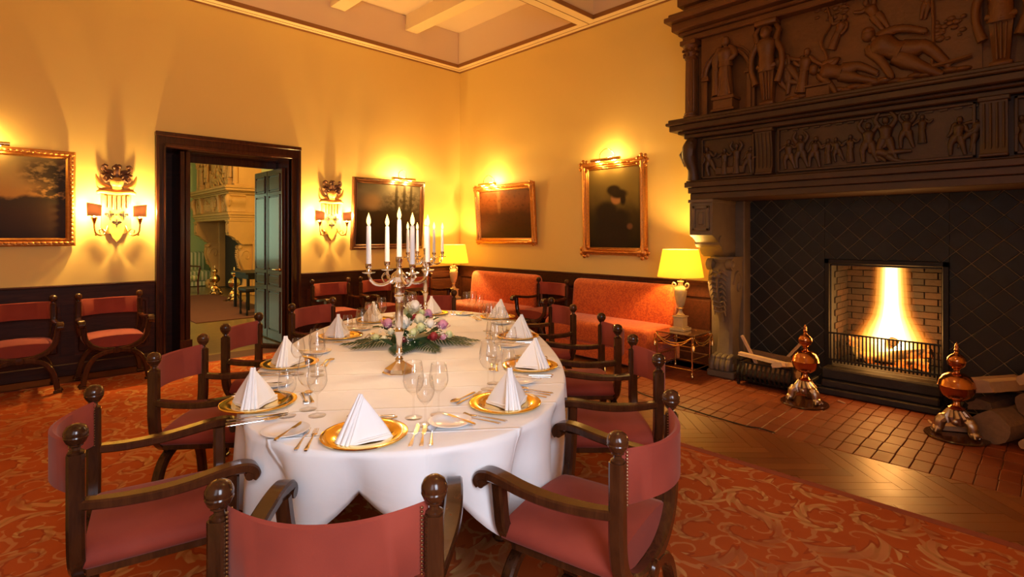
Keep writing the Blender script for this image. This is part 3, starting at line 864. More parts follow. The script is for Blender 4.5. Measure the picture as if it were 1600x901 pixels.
CHX, CHY = X0, 1.13
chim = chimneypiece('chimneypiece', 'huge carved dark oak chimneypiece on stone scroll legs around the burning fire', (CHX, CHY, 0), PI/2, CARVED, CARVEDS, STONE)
# tiled back wall: tiles on edge
R = random.Random(11)
side = .1425; nt = 0
OX0, OX1, OZ = FY0-CHY-.045, FY1-CHY+.045, FZ+.045
m = MB(); m.box(-1.25, OX0, .0, .004, 0, 1.87); m.box(OX1, 1.25, .0, .004, 0, 1.87); m.box(OX0, OX1, .0, .004, OZ, 1.87)
obj('tile_grout', m, GROUT, chim, smooth=0)
tiles = []
for i in range(-30, 30):
    for j in range(-30, 30):
        cx = (.315-CHY)+(i-j)*side*.7071; cz = 1.46+(i+j)*side*.7071+.1008
        h = side*.7071-.0038
        q = [(cx-h, cz), (cx, cz-h), (cx+h, cz), (cx, cz+h)]
        for reg in ((-1.22, OX0, .01, 1.865), (OX1, 1.22, .01, 1.865), (OX0, OX1, OZ, 1.865)):
            c = clip(q, *reg)
            if c and area(c) > .0004:
                d = R.uniform(.008, .0125)
                cxx = sum(p[0] for p in c)/len(c); czz = sum(p[1] for p in c)/len(c)
                c2 = [(cxx+(p[0]-cxx)*.94, czz+(p[1]-czz)*.94) for p in c]
                mb = MB(); n = len(c)
                mb.add([(p[0], .004, p[1]) for p in c]+[(p[0], d-.002, p[1]) for p in c]+[(p[0], d, p[1]) for p in c2],
                       [tuple(range(2*n, 3*n))]+[(k2+k, k2+(k+1) % n, k2+n+(k+1) % n, k2+n+k) for k2 in (0, n) for k in range(n)])
                t_ = obj('tile', mb, TILE, chim, smooth=0)
                if len(c) == 4 and abs(cxx-(.618-CHY)) < .03 and 1.4 < czz < 1.8: tiles.append((cxx, czz, d))
for cxx, czz, d in tiles:                      # two patterned relief tiles
    mb = MB(); 
    for k in range(4):
        hh = .075-.017*k
        for a in range(4):
            p = [(-hh, 0), (0, -hh), (hh, 0), (0, hh)]
            if (a+k) % 4 == 0: continue
            p0, p1 = p[a], p[(a+1) % 4]
            mb.tube([(cxx+p0[0], d+.002, czz+p0[1]), (cxx+p1[0], d+.002, czz+p1[1])], .0035, 5)
    obj('tile_relief', mb, m_plain('glazed_relief', (.05,.05,.055), .15, var=.1) if 'glazed_relief' not in bpy.data.materials else bpy.data.materials['glazed_relief'], chim)
# iron surround, brick firebox, hob and grate
fx0, fx1 = FY0-CHY, FY1-CHY
m = MB(); rect_frame(m, fx0-.045, fx1+.045, -.01, FZ+.045, .045, .0, .035); obj('iron_surround', m, IRON, chim, smooth=0)
m = MB(); m.box(fx0-.02, fx1+.02, -.60, -.58, 0, 1.4); m.box(fx0-.01, fx0+.010, -.6, 0, 0, 1.215); m.box(fx1-.010, fx1+.01, -.6, 0, 0, 1.215); m.box(fx0, fx1, -.6, 0, 1.20, 1.215); m.box(fx0, fx1, -.6, 0, -.02, .235)
obj('firebox_lining', m, SOOT, chim, smooth=0)
for r_ in range(15):
    z = .24+r_*.064
    for i in range(-1, 5):
        x = fx0+i*.205+(.1 if r_ % 2 else 0)
        a, b = max(fx0-.02, x+.004), min(fx1+.02, x+.201)
        if b-a > .03:
            obj('firebox_brick', MB().box(a, b, -.585, -.56+R.uniform(0, .012), z+.004, z+.064, .004), FBRICK, chim, smooth=0)
    for sg, xs in ((1, fx0+.010), (-1, fx1-.010)):
        for i in range(3):
            y = -.56+i*.195+(.08 if r_ % 2 else 0)
            if y+.19 > .0: continue
            x2 = xs+sg*(.010+R.uniform(0, .006))
            obj('firebox_brick', MB().box(min(xs, x2), max(xs, x2), y+.004, y+.191, z+.004, z+.064, .004), FBRICK, chim, smooth=0)
m = MB(); m.box(fx0-.03, fx1+.03, .0, .30, 0, .06, .01); m.box(fx0-.01, fx1+.01, .0, .26, .06, .13, .012); m.box(fx0-.02, fx1+.02, .0, .22, .13, .235, .015)
obj('hob', m, SOOT, chim, smooth=0)
g = MB(); gy = .06
g.tube([(fx0+.005, gy, .548), (fx1-.005, gy, .548)], .008, 6); g.tube([(fx0+.005, gy, .29), (fx1-.005, gy, .29)], .009, 6)
fg = tag(obj('fire_grate', g, IRON, loc=(CHX, CHY, 0), rot=(0, 0, PI/2)), 'black iron fire grate of upright bars before the flames', 'fire grate')
for i in range(29):
    x = fx0+.02+i*(fx1-fx0-.04)/28
    obj('bar', MB().box(x-.006, x+.006, gy-.006, gy+.006, .262, .556), IRON, fg, smooth=0)
for x in (fx0+.02, fx1-.02):
    obj('foot', MB().box(x-.012, x+.012, gy-.012, gy+.012, .235, .30), IRON, fg, smooth=0)
# the fire: nested bodies of glowing gas that thin out towards the edge
m = MB(); Rr = random.Random(4)
def logmesh(L, r, seed, split=False):
    q = random.Random(seed); mb = MB(); n = 11; rs = []
    for i in range(7):
        x = -L/2+L*i/6; ring = []
        for j in range(n):
            a = 2*PI*j/n; rr = r*(1+.10*math.sin(3*a+seed)+q.uniform(-.05, .05))
            y, z = rr*math.cos(a), rr*math.sin(a)
            if split: z = min(z, r*.15+q.uniform(-.004, .004)+.0*y)
            ring.append((x+q.uniform(-.004, .004), y, z))
        rs.append(ring)
    return mb.rings(rs)
FWX = CHX+.27; FWY = 1.12
EMB = NT('ember_log'); v_ = EMB.coord(); nn = EMB.noise(v_, 9, 4)
eb = EMB.bsdf(EMB.mix(nn, (.02,.015,.012), (.08,.05,.03)), .9)
EMB.set(eb.inputs['Emission Color'], EMB.ramp(nn, [(.5, (0,0,0)), (.62, (1,.16,.01)), (.8, (1,.5,.08))])); eb.inputs['Emission Strength'].default_value = 1.6
for i, (dx, dy, z, a, tl, L) in enumerate(((.0, .0, .295, 1.5, .0, .62), (.12, .02, .30, 1.65, .05, .55), (-.06, -.12, .385, 1.2, .25, .5), (.05, .16, .39, 1.9, -.3, .48), (.03, .02, .44, .4, .4, .4))):
    o = obj('burning_log', logmesh(L*.92, .043, 20+i), EMB.m, loc=(FWX+dx-.06, FWY+dy, z), rot=(0, tl, a))
    tag(o, ['charred log lying lowest at the front of the burning fire', 'charred log lying lowest at the back of the burning fire', 'charred log leaning on the fire near its right-hand end', 'charred log leaning on the fire near its left-hand end', 'charred log on top of the fire, upright amid the flames'][i], 'log', 'logs in the fire')
def flame(sc, dz=0):
    sc = sc*1.28
    prof = [(.05, .27), (.17, .34), (.225, .44), (.215, .52), (.175, .62), (.135, .72), (.112, .84), (.104, 1.0), (.098, 1.14), (.09, 1.30)]
    return MB().lathe([(r*sc+(.012 if sc > 1 else 0), z) for r, z in prof], 24, (0,0,0), ratio=.62)
SH = [(.42, (1,.80,.38), 34), (.58, (1,.70,.24), 17), (.72, (1,.56,.12), 9), (.85, (1,.44,.065), 5), (.97, (1,.33,.033), 2.6), (1.08, (1,.25,.018), 1.3), (1.20, (1,.18,.010), .65)]
fl = obj('fire', flame(SH[0][0]), m_fire('flame_core', SH[0][1], SH[0][2]), loc=(FWX-.03, FWY, 0), rot=(0, 0, PI/2))
tag(fl, 'tall white-hot column of fire rising behind the grate', 'fire', kind='stuff')
for i, (sc_, c_, e_) in enumerate(SH[1:]):
    obj('flame_fringe', flame(sc_), m_fire('flame_gas', c_, e_), fl)
for dx, sx, h in ((.20, .05, .60), (.27, .04, .5), (.15, .06, .66), (-.17, .05, .62), (-.25, .04, .5), (-.10, .05, .68)):
    obj('flame_tongue', MB().lathe([(.01, .28), (sx, .36), (sx*.8, .46), (sx*.35, h-.05), (.004, h)], 12, (dx, .06, 0), ratio=.6), m_fire('flame_tongue_gas', (1,.42,.05), 14) if 'flame_tongue_gas' not in bpy.data.materials else bpy.data.materials['flame_tongue_gas'], fl)
light('fire_light', 'POINT', (FWX-.26, FWY, .60), 34, (1.0,.40,.08), .16)
light('fire_light', 'POINT', (FWX-.20, FWY, 1.0), 7, (1.0,.45,.10), .12)
# ------------------------------------------------------------------ carved armchairs
def make_chair(label, group):
    t = thing('armchair', label, 'armchair', (0,0,0), 0, group)
    def P(nm, mb, m, par=None, sm=40): return obj(nm, mb, m, par or t, smooth=sm)
    U = [(.262,.60),(.260,.54),(.248,.475),(.215,.42),(.16,.38),(.085,.355),(.0,.348)]
    Lg = [(.0,.338),(.085,.332),(.155,.305),(.205,.255),(.238,.18),(.255,.10),(.265,.035)]
    for s in (-1, 1):
        pts = [(.262*s, -.22, .80), (.262*s, -.22, .70)]+[(x*s, -.22, z) for x, z in U]
        P('rear_post', MB().tube(pts, 0, rect=[(.048, .046)]*2+[(.048, .05)]*7, up=(s,0,.0001)), WOOD, sm=30)
        f = MB(); f.lathe([(.014,.79), (.022,.800), (.022,.806), (.013,.812), (.012,.820), (.020,.826), (.020,.830), (.026,.836), (.0315,.848), (.0335,.853), (.0320,.857), (.0335,.861), (.0325,.872), (.026,.885), (.013,.893), (.002,.895)], 18, (.262*s, -.22, 0))
        P('finial', f, WOOD)
        pts = [(.272*s, .22, .635), (.268*s, .22, .60)]+[(x*s, .22, z) for x, z in U[1:]]
        P('front_post', MB().tube(pts, 0, rect=(.046, .046), up=(s,0,.0001)), WOOD, sm=30)
        for y in (-.22, .22):
            m = MB(); m.tube([(x*s, y*1.02, z) for x, z in Lg], 0, rect=(.046, .046), up=(s,0,.0001))
            m.tube([(.262*s, y*1.02, .035), (.285*s, y*1.02, .028), (.30*s, y*1.02, .015)], [.026,.026,.016], 8)
            m.box(.235*s if s > 0 else -.30, .30 if s > 0 else -.235, y*1.02-.026, y*1.02+.026, 0, .022, .006)
            P('leg', m, WOOD, sm=30)
        m = MB()
        ap = [(.262,-.235,.640),(.272,-.12,.628),(.284,0,.628),(.290,.10,.638),(.288,.19,.652),(.284,.245,.655),(.282,.282,.645),(.281,.298,.624),(.281,.288,.606)]
        m.tube([(x*s, y, z) for x, y, z in ap], 0, rect=[(.032,.042),(.032,.05),(.033,.056),(.034,.058),(.036,.058),(.037,.058),(.036,.057),(.030,.056),(.020,.054)], up=(1,0,0), soft=4)
        m.tube([((.280-.028)*s, .276, .622), ((.280+.028)*s, .276, .622)], .017, 12)
        P('arm', m, WOOD, sm=40)
        P('side_rail', MB().box(.205*s-.02, .205*s+.02, -.2, .2, .375, .405, .004), WOOD, sm=0)
        n = MB()
        for k in range(17):
            z = .66+k*.0102
            n.ball((.2335*s, -.2395, z), .0040, 6, 4)
            n.ball((.233*s, -.2168, z), .0030, 5, 3)
        o = P('nail_heads', n, NAIL); o['label'] = 'row of brass nail heads'
    P('stretcher', MB().tube([(0,-.22,.343), (0,.22,.343)], 0, rect=(.05,.04), up=(0,0,1)), WOOD, sm=30)
    for y in (-.245, .245): P('boss', MB().lathe([(.001,-.012),(.03,-.010),(.034,.0),(.03,.010),(.001,.012)], 14, M=Matrix.Translation((0,y,.343)) @ Matrix.Rotation(PI/2, 4, 'X')), WOOD)
    # half-moon seat
    sec = [(-.252,.445),(-.235,.468),(-.19,.482),(-.10,.492),(0,.495),(.10,.492),(.19,.482),(.235,.468),(.252,.445),(.248,.42),(.215,.395),(.16,.385),(.085,.375),(0,.372),(-.085,.375),(-.16,.385),(-.215,.395),(-.248,.42)]
    rs = []
    for y, k in ((-.205,.93), (-.198,.98), (-.18,1), (0,1.0), (.19,1), (.215,.98), (.225,.93)):
        rs.append([(x*(.97+.03*k), y, .43+(z-.43)*k) for x, z in sec])
    P('seat', MB().rings(rs), VELV, sm=60)
    # curved back panel
    m = MB(); rs = []
    for i in range(21):
        tt = -1+2*i/20; x = .240*tt; y = -.222-.088*(1-tt*tt); dx = .012
        nx, ny = (.176*tt/.24, 1); ln = math.hypot(nx, ny); nx, ny = nx/ln*.011, -ny/ln*.011
        nx = -nx if True else nx
        z0, z1 = .655, .832-.006*(1-tt*tt)
        rs.append([(x+nx*-1, y-ny, z0+.004), (x+nx*-1, y-ny, z1-.006), (x, y, z1), (x+nx, y+ny, z1-.006), (x+nx, y+ny, z0+.004), (x, y, z0)])
    P('back_panel', m.rings(rs), VELV, sm=50)
    return t

TB = 'carved armchairs round the dining table'
seats = [
 (0.737,1.428,-.72,'near_end', 'red armchair at the near end of the table, seen from behind'),
 (0.452,2.396,-1.763,'l1', 'red armchair at the left near curve of the table, its bulging back towards the carpet'),
 (0.921,3.297,-2.246,'l2', 'red armchair on the left of the table, second from the near end'),
 (1.463,3.994,-2.298,'l3', 'red armchair on the left of the table standing in front of the doorway'),
 (2.20,4.60,-2.72,'l4', 'red armchair on the left of the table farthest from the camera'),
 (1.580,1.212,.206,'r1', 'large red armchair at the right near curve of the table, nearest on that side'),
 (2.434,1.760,.822,'r2', 'red armchair on the right of the table, second from the near end'),
 (3.018,2.414,.841,'r3', 'red armchair on the right of the table, third from the near end'),
 (3.560,3.303,1.10,'r4', 'red armchair on the right of the table nearest the orange sofas'),
 (3.27,4.62,2.46,'far', 'red armchair at the far end of the table facing the camera'),
]
walls_ = [
 (.163,6.84,PI,'red armchair against the north wainscot at the left edge, under the landscape painting'),
 (.884,6.84,PI,'red armchair against the wainscot just left of the dark doorway'),
 (3.358,6.85,PI,'red armchair against the wainscot just right of the open doors'),
 (4.075,6.85,PI,'red armchair against the wainscot under the dark landscape, middle of three there'),
 (4.80,6.85,PI+.05,'red armchair against the wainscot beside the corner lamp table'),
 (5.36,4.93,PI/2,'red armchair standing between the two orange sofas'),
]
c0 = make_chair(seats[0][4], TB)
c0.location = (seats[0][0], seats[0][1], .006); c0.rotation_euler = (0, 0, seats[0][2])
for x, y, rz, k, lab in seats[1:]: dup(c0, (x, y, .006 if x < 3.3 else 0), rz, lab)
for x, y, rz, lab in walls_: dup(c0, (x, y, .003), rz, lab, 'armchairs along the walls')

# ------------------------------------------------------------------ sofas
def rbox(mb, x0, x1, y0, y1, z0, z1, r, n=3):
    """soft upholstered box: rounded in section across x, soft at the ends"""
    sec = []
    for cx, cz, a0 in ((x1-r, z1-r, 0), (x0+r, z1-r, PI/2), (x0+r, z0+r, PI), (x1-r, z0+r, 1.5*PI)):
        for i in range(n+1):
            a = a0+PI/2*i/n; sec.append((cx+r*math.cos(a), cz+r*math.sin(a)))
    cx, cz = (x0+x1)/2, (z0+z1)/2; rs = []
    for y, k in ((y0, .82), (y0+r*.35, .95), (y0+r, 1.0), (y1-r, 1.0), (y1-r*.35, .95), (y1, .82)):
        hx, hz = (x1-x0)/2, (z1-z0)/2
        rs.append([(cx+(x-cx)*(hx-(1-k)*r*2)/hx, y, cz+(z-cz)*(hz-(1-k)*r*2)/hz) for x, z in sec])
    return mb.rings(rs)
def sofa(y0, y1, label):
    t = thing('sofa', label, 'sofa', (5.4, (y0+y1)/2, 0), 0, 'orange sofas along the right wall')
    h = (y1-y0)/2
    obj('seat', rbox(MB(), -.38, .32, -h, h, .20, .47, .07), DAMASK, t, smooth=60)
    b = rbox(MB(), .14, .36, -h, h, .40, .92, .075)
    b.v = [(x+(.92-z)*-.10+.06 if x < .25 else x, y, z) for x, y, z in b.v]
    obj('backrest', b, DAMASK, t, smooth=60)
    obj('base', MB().box(-.36, .38, -h+.01, h-.01, .05, .22, .01), DAMASK, t, smooth=0)
    for x in (-.30, .30):
        for y in (-h+.08, h-.08): obj('foot', MB().lathe([(.03,.0),(.025,.05)], 10, (x, y, 0)), WOOD, t)
    return t
sofa(5.26, 6.72, 'orange damask sofa against the right wall, the farther one beside the corner lamp')
sofa(3.10, 4.58, 'orange damask sofa under the portrait, the nearer one beside the bright lamp')

# ------------------------------------------------------------------ lamp tables and lamps
GLASSB = m_plain('smoked_table_glass', (.10,.045,.02), .06, 0, var=.05, bs=0, Coat_Weight=1.0)
def side_table(x, y, label, h=.455, a=.20, b=.205):
    t = thing('side_table', label, 'table', (x, y, 0), 0, 'brass lamp tables')
    obj('table_top', MB().box(-a-.01, a+.01, -b-.01, b+.01, h-.012, h, .003), GLASSB, t, smooth=0)
    cs = [(sx*a, sy*b) for sx, sy in ((-1,-1),(1,-1),(1,1),(-1,1))]
    for cx, cy in cs:
        m = MB(); m.tube([(cx, cy, .03), (cx, cy, h-.01)], .0085, 8)
        m.lathe([(.006,0),(.016,.012),(.016,.028),(.009,.045),(.013,.055),(.009,.065)], 10, (cx, cy, 0))
        m.ball((cx, cy, h-.03), .014, 8, 6)
        obj('leg', m, BRASS, t)
    for z in (.09, .20, .33):
        for i in range(4):
            p, q = cs[i], cs[(i+1) % 4]
            if z == .20 and i % 2: continue
            obj('rail', MB().tube([(*p, z), (*q, z)], .0055, 6), BRASS, t)
    for i in range(4):
        p, q = cs[i], cs[(i+1) % 4]; sw = MB()
        ox, oy = (p[0]+q[0])/2, (p[1]+q[1])/2; l = math.hypot(ox, oy); ox, oy = ox/l*.02, oy/l*.02
        for dz, dd in ((.0, 0), (-.028, .008)):
            pts = []
            for k in range(11):
                u = k/10; s_ = (u-.5)*2
                pts.append((p[0]+(q[0]-p[0])*u+ox, p[1]+(q[1]-p[1])*u+oy, h-.025-(.075-dz)*(1-s_*s_)))
            sw.tube(pts, .0065, 6)
        obj('rope_swag', sw, BRASS, t)
        m = MB(); cx, cy = p[0]*1.09, p[1]*1.09
        m.tube([(cx, cy, h-.03), (cx, cy, h-.075)], .005, 6); m.lathe([(.006,h-.075),(.016,h-.088),(.011,h-.10),(.017,h-.112),(.021,h-.155),(.004,h-.157)], 10, (cx, cy, 0))
        obj('tassel', m, BRASS, t)
    return t
SHADE = NT('lamp_shade')
tr_ = SHADE.n('ShaderNodeBsdfTranslucent'); SHADE.set(tr_.inputs[0], (.95,.85,.28)); df = SHADE.n('ShaderNodeBsdfDiffuse'); SHADE.set(df.inputs[0], (.85,.72,.42))
mx = SHADE.n('ShaderNodeMixShader'); mx.inputs[0].default_value = .35; SHADE.t.links.new(tr_.outputs[0], mx.inputs[1]); SHADE.t.links.new(df.outputs[0], mx.inputs[2]); SHADE.t.links.new(mx.outputs[0], SHADE.out.inputs[0])
MARB = m_plain('cream_marble', (.58,.43,.21), .25, var=.18, scale=14, bs=.03)
BULB = m_emit('bulb_glow', (1,.70,.30), 30)
def table_lamp(x, y, z, label, power):
    t = thing('table_lamp', label, 'lamp', (x, y, z), 0, 'urn lamps with yellow shades')
    m = MB(); m.box(-.085, .085, -.085, .085, 0, .03, .004); m.box(-.065, .065, -.065, .065, .03, .045, .004); m.box(-.055, .055, -.055, .055, .045, .145, .004); m.box(-.065, .065, -.065, .065, .145, .16, .004)
    obj('plinth', m, MARB, t, smooth=0)
    m = MB(); m.lathe([(.045,.16),(.048,.168),(.03,.185),(.018,.215),(.022,.235),(.030,.245),(.022,.255)], 20); obj('foot', m, MARB, t)
    m = MB(); m.lathe([(.022,.253),(.040,.275),(.055,.33),(.066,.39),(.070,.43),(.062,.462),(.036,.485),(.026,.50),(.026,.52),(.036,.53),(.034,.54)], 24); obj('urn', m, MARB, t)
    m = MB()
    for a in (.245, .47): m.lathe([(.04 if a < .3 else .05, a-.004),(.043 if a < .3 else .052, a),(.04 if a < .3 else .05, a+.004)], 20)
    m.tube([(0,0,.54),(0,0,.66)], .009, 8); obj('gilt_collar', m, BRASS, t)
    for s in (-1, 1):
        m = MB(); m.tube([(.0, s*.060, .455), (0, s*.088, .47), (0, s*.098, .495), (0, s*.085, .515), (0, s*.062, .505), (0, s*.058, .485)], .009, 8); obj('handle', m, MARB, t)
    m = MB(); 
    prof = [(.245,.585),(.19,.885)]
    N = 40; vs = []
    for r, zz in prof+[(.187,.885),(.242,.585)]: vs.append([(r*math.cos(2*PI*j/N), r*math.sin(2*PI*j/N), zz) for j in range(N)])
    m.rings(vs, cap=False, loop=True); obj('lamp_shade', m, SHADE.m, t, smooth=60)
    m = MB(); m.ball((0,0,.70), .03, 12, 8, (1,1,1.2)); b = obj('bulb', m, BULB, t)
    obj('pull_cord', MB().tube([(.0,-.07,.60),(.0,-.075,.50),(.0,-.07,.44)], .0025, 5), BRASS, t)
    light('lamp_light', 'POINT', (x, y, z+.76), power, WARM, .05)
    return t
side_table(5.39, 2.86, 'brass side table with rope swags and tassels beside the stone chimney leg')
table_lamp(5.40, 2.90, .456, 'cream urn lamp with yellow shade on the swagged brass table', 75)
side_table(5.42, 6.95, 'brass side table in the far corner between armchair and sofa')
table_lamp(5.42, 6.95, .456, 'cream urn lamp with yellow shade in the far corner of the room', 80)
cord = MB(); cord.tube([(4.30,2.35,.006),(4.25,2.05,.006),(4.22,1.72,.006),(4.245,1.62,.006),(4.23,1.50,.006)], .005, 6); cord.tube([(4.30,2.35,.006),(4.45,2.9,.006),(5.0,3.12,.006),(5.35,3.15,.006)], .005, 6)
tag(obj('power_cord', cord, IRON), 'black power cord lying along the edge of the brick hearth', 'cord')

# ------------------------------------------------------------------ wall sconces
CRESTD = m_plain('carved_walnut', (.13,.055,.03), .4, var=.3, scale=40, bs=.4)
CRESTG = m_plain('gilded_shield', (.62,.33,.08), .5, .2, var=.2, scale=30, bs=.3)
FLEUR = m_plain('dark_gilt_mark', (.014,.007,.003), .8, var=.1)
SCSH = NT('half_shade')
t2 = SCSH.n('ShaderNodeBsdfTranslucent'); SCSH.set(t2.inputs[0], (.60,.36,.20)); d2_ = SCSH.n('ShaderNodeBsdfDiffuse'); SCSH.set(d2_.inputs[0], (.75,.50,.32))
mx = SCSH.n('ShaderNodeMixShader'); mx.inputs[0].default_value = .72; SCSH.t.links.new(t2.outputs[0], mx.inputs[1]); SCSH.t.links.new(d2_.outputs[0], mx.inputs[2]); SCSH.t.links.new(mx.outputs[0], SCSH.out.inputs[0])
def sconce(x, label, power):
    t = thing('wall_sconce', label, 'wall lamp', (x, Y0, 1.75), 0, 'heraldic shield sconces')
    F = lambda u, v, d: (u, -d, v)
    m = MB()
    pts = [(-.135,.20),(-.135,-.17),(-.12,-.20),(-.095,-.19),(-.085,-.235),(-.055,-.235),(-.035,-.285),(0,-.33),(.035,-.285),(.055,-.235),(.085,-.235),(.095,-.19),(.12,-.20),(.135,-.17),(.135,.20)]
    m.prism(pts, F, .0, .055); obj('shield', m, CRESTG, t, smooth=0)
    m = MB()
    for i in range(6):
        u = -.105+i*.042; m.box(u-.013, u+.013, -.066, -.05, .05-.02*(abs(i-2.5) < 1), .19, .004)
    obj('raised_stripes', m, CRESTG, t, smooth=0)
    for fx, fz in ((-.065,-.03),(.065,-.03),(0,-.115)):
        m = MB(); s = .052
        m.tube([(fx, -.058, fz-s), (fx, -.062, fz-s*.1), (fx, -.062, fz+s*.45), (fx, -.058, fz+s)], [.004,.007,.011,.002], 6)
        for q in (-1, 1): m.tube([(fx+q*.004, -.06, fz-s*.15), (fx+q*s*.45, -.06, fz+s*.3), (fx+q*s*.75, -.06, fz+s*.25), (fx+q*s*.72, -.058, fz-s*.05)], [.005,.008,.007,.003], 6)
        m.box(fx-.022, fx+.022, -.066, -.05, fz-s*.28, fz-s*.12)
        obj('fleur_de_lis', m, FLEUR, t)
    m = MB(); m.tube([(-.175,-.045,.215),(-.13,-.05,.232),(0,-.06,.222),(.13,-.05,.232),(.175,-.045,.215)], [.018,.026,.028,.026,.018], 10)
    m.tube([(-.16,-.04,.25),(0,-.05,.255),(.16,-.04,.25)], [.014,.018,.014], 8)
    obj('scroll_moulding', m, CRESTG, t)
    for s in (-1, 1):
        m = MB(); m.tube([(s*.07,-.04,.27),(s*.13,-.05,.29),(s*.165,-.05,.34),(s*.185,-.05,.42)], [.034,.032,.022,.004], 9, flat=((0,1,0),.6)); obj('horn', m, CRESTG, t)
        m = MB()
        pth = [[(.03,.37),(.07,.41),(.10,.395),(.11,.36),(.09,.335)], [(.02,.40),(.06,.45),(.10,.455),(.125,.485),(.11,.515),(.085,.50)], [(.05,.36),(.085,.375),(.11,.41),(.135,.40)]]
        for p in pth: m.tube([(s*a, -.05-.01*k, b) for k, (a, b) in enumerate(p)], [.024,.026,.024,.020,.012][:len(p)] if len(p) == 5 else [.02,.028,.026,.024,.02,.014][:len(p)], 8)
        m.ball((s*.10,-.075,.39), .026, 8, 6); m.ball((s*.115,-.07,.50), .022, 8, 6); obj('mantling', m, CRESTD, t)
    m = MB(); m.ball((0,-.07,.335), .062, 14, 10, (1,.8,1)); m.tube([(0,-.05,.27),(0,-.06,.30)], [.05,.045], 10); 
    for i in range(5): m.tube([(-.03+i*.015,-.118,.315),(-.03+i*.015,-.122,.345)], .003, 5)
    obj('helmet', m, CRESTG, t)
    m = MB(); m.tube([(0,-.06,.39),(0,-.065,.46),(.01,-.06,.50),(-.015,-.06,.535)], [.03,.034,.03,.014], 9); m.ball((.02,-.07,.515), .026, 8, 6); m.ball((-.022,-.07,.50), .024, 8, 6)
    obj('crest', m, CRESTD, t)
    for s in (-1, 1):
        m = MB(); m.tube([(s*.08,-.05,-.15),(s*.11,-.08,-.235),(s*.15,-.10,-.255),(s*.195,-.115,-.225),(s*.205,-.12,-.15),(s*.205,-.12,-.10)], .008, 8)
        m.tube([(s*.10,-.08,-.22),(s*.13,-.085,-.185),(s*.16,-.09,-.20),(s*.15,-.095,-.235)], .006, 6)
        m.lathe([(.008,-.13),(.014,-.11),(.024,-.075),(.03,-.07),(.03,-.06)], 12, (s*.205,-.12,0)); m.ball((s*.190,-.113,-.246), .013, 8, 6)
        obj('arm', m, BRASS, t)
        m = MB(); rs = []
        for zz, r in ((-.045,.062),(.085,.066)):
            rs.append([(s*.205+r*math.cos(PI+PI*j/16), -.12+r*math.sin(PI+PI*j/16)*.9, zz+(0 if zz < 0 else .012*math.cos(j/16*PI)*-s)) for j in range(17)])
        m.rings(rs, cap=False, closed=False); o = obj('half_shade', m, SCSH.m, t, smooth=60)
        so = o.modifiers.new('thickness', 'SOLIDIFY'); so.thickness = .003
        m = MB(); m.lathe([(.008,-.06),(.009,-.01),(.016,.01),(.018,.03),(.010,.055),(.002,.07)], 10, (s*.205,-.10,0)); obj('bulb', m, BULB, t)
        light('sconce_light', 'POINT', (x+s*.205, Y0-.122, 1.775), power, WARM2, .022)
    return t
sconce(.98, 'gilt heraldic shield sconce with two lit half shades left of the doorway', 105)
sconce(3.50, 'gilt heraldic shield sconce with two lit half shades right of the doorway', 105)

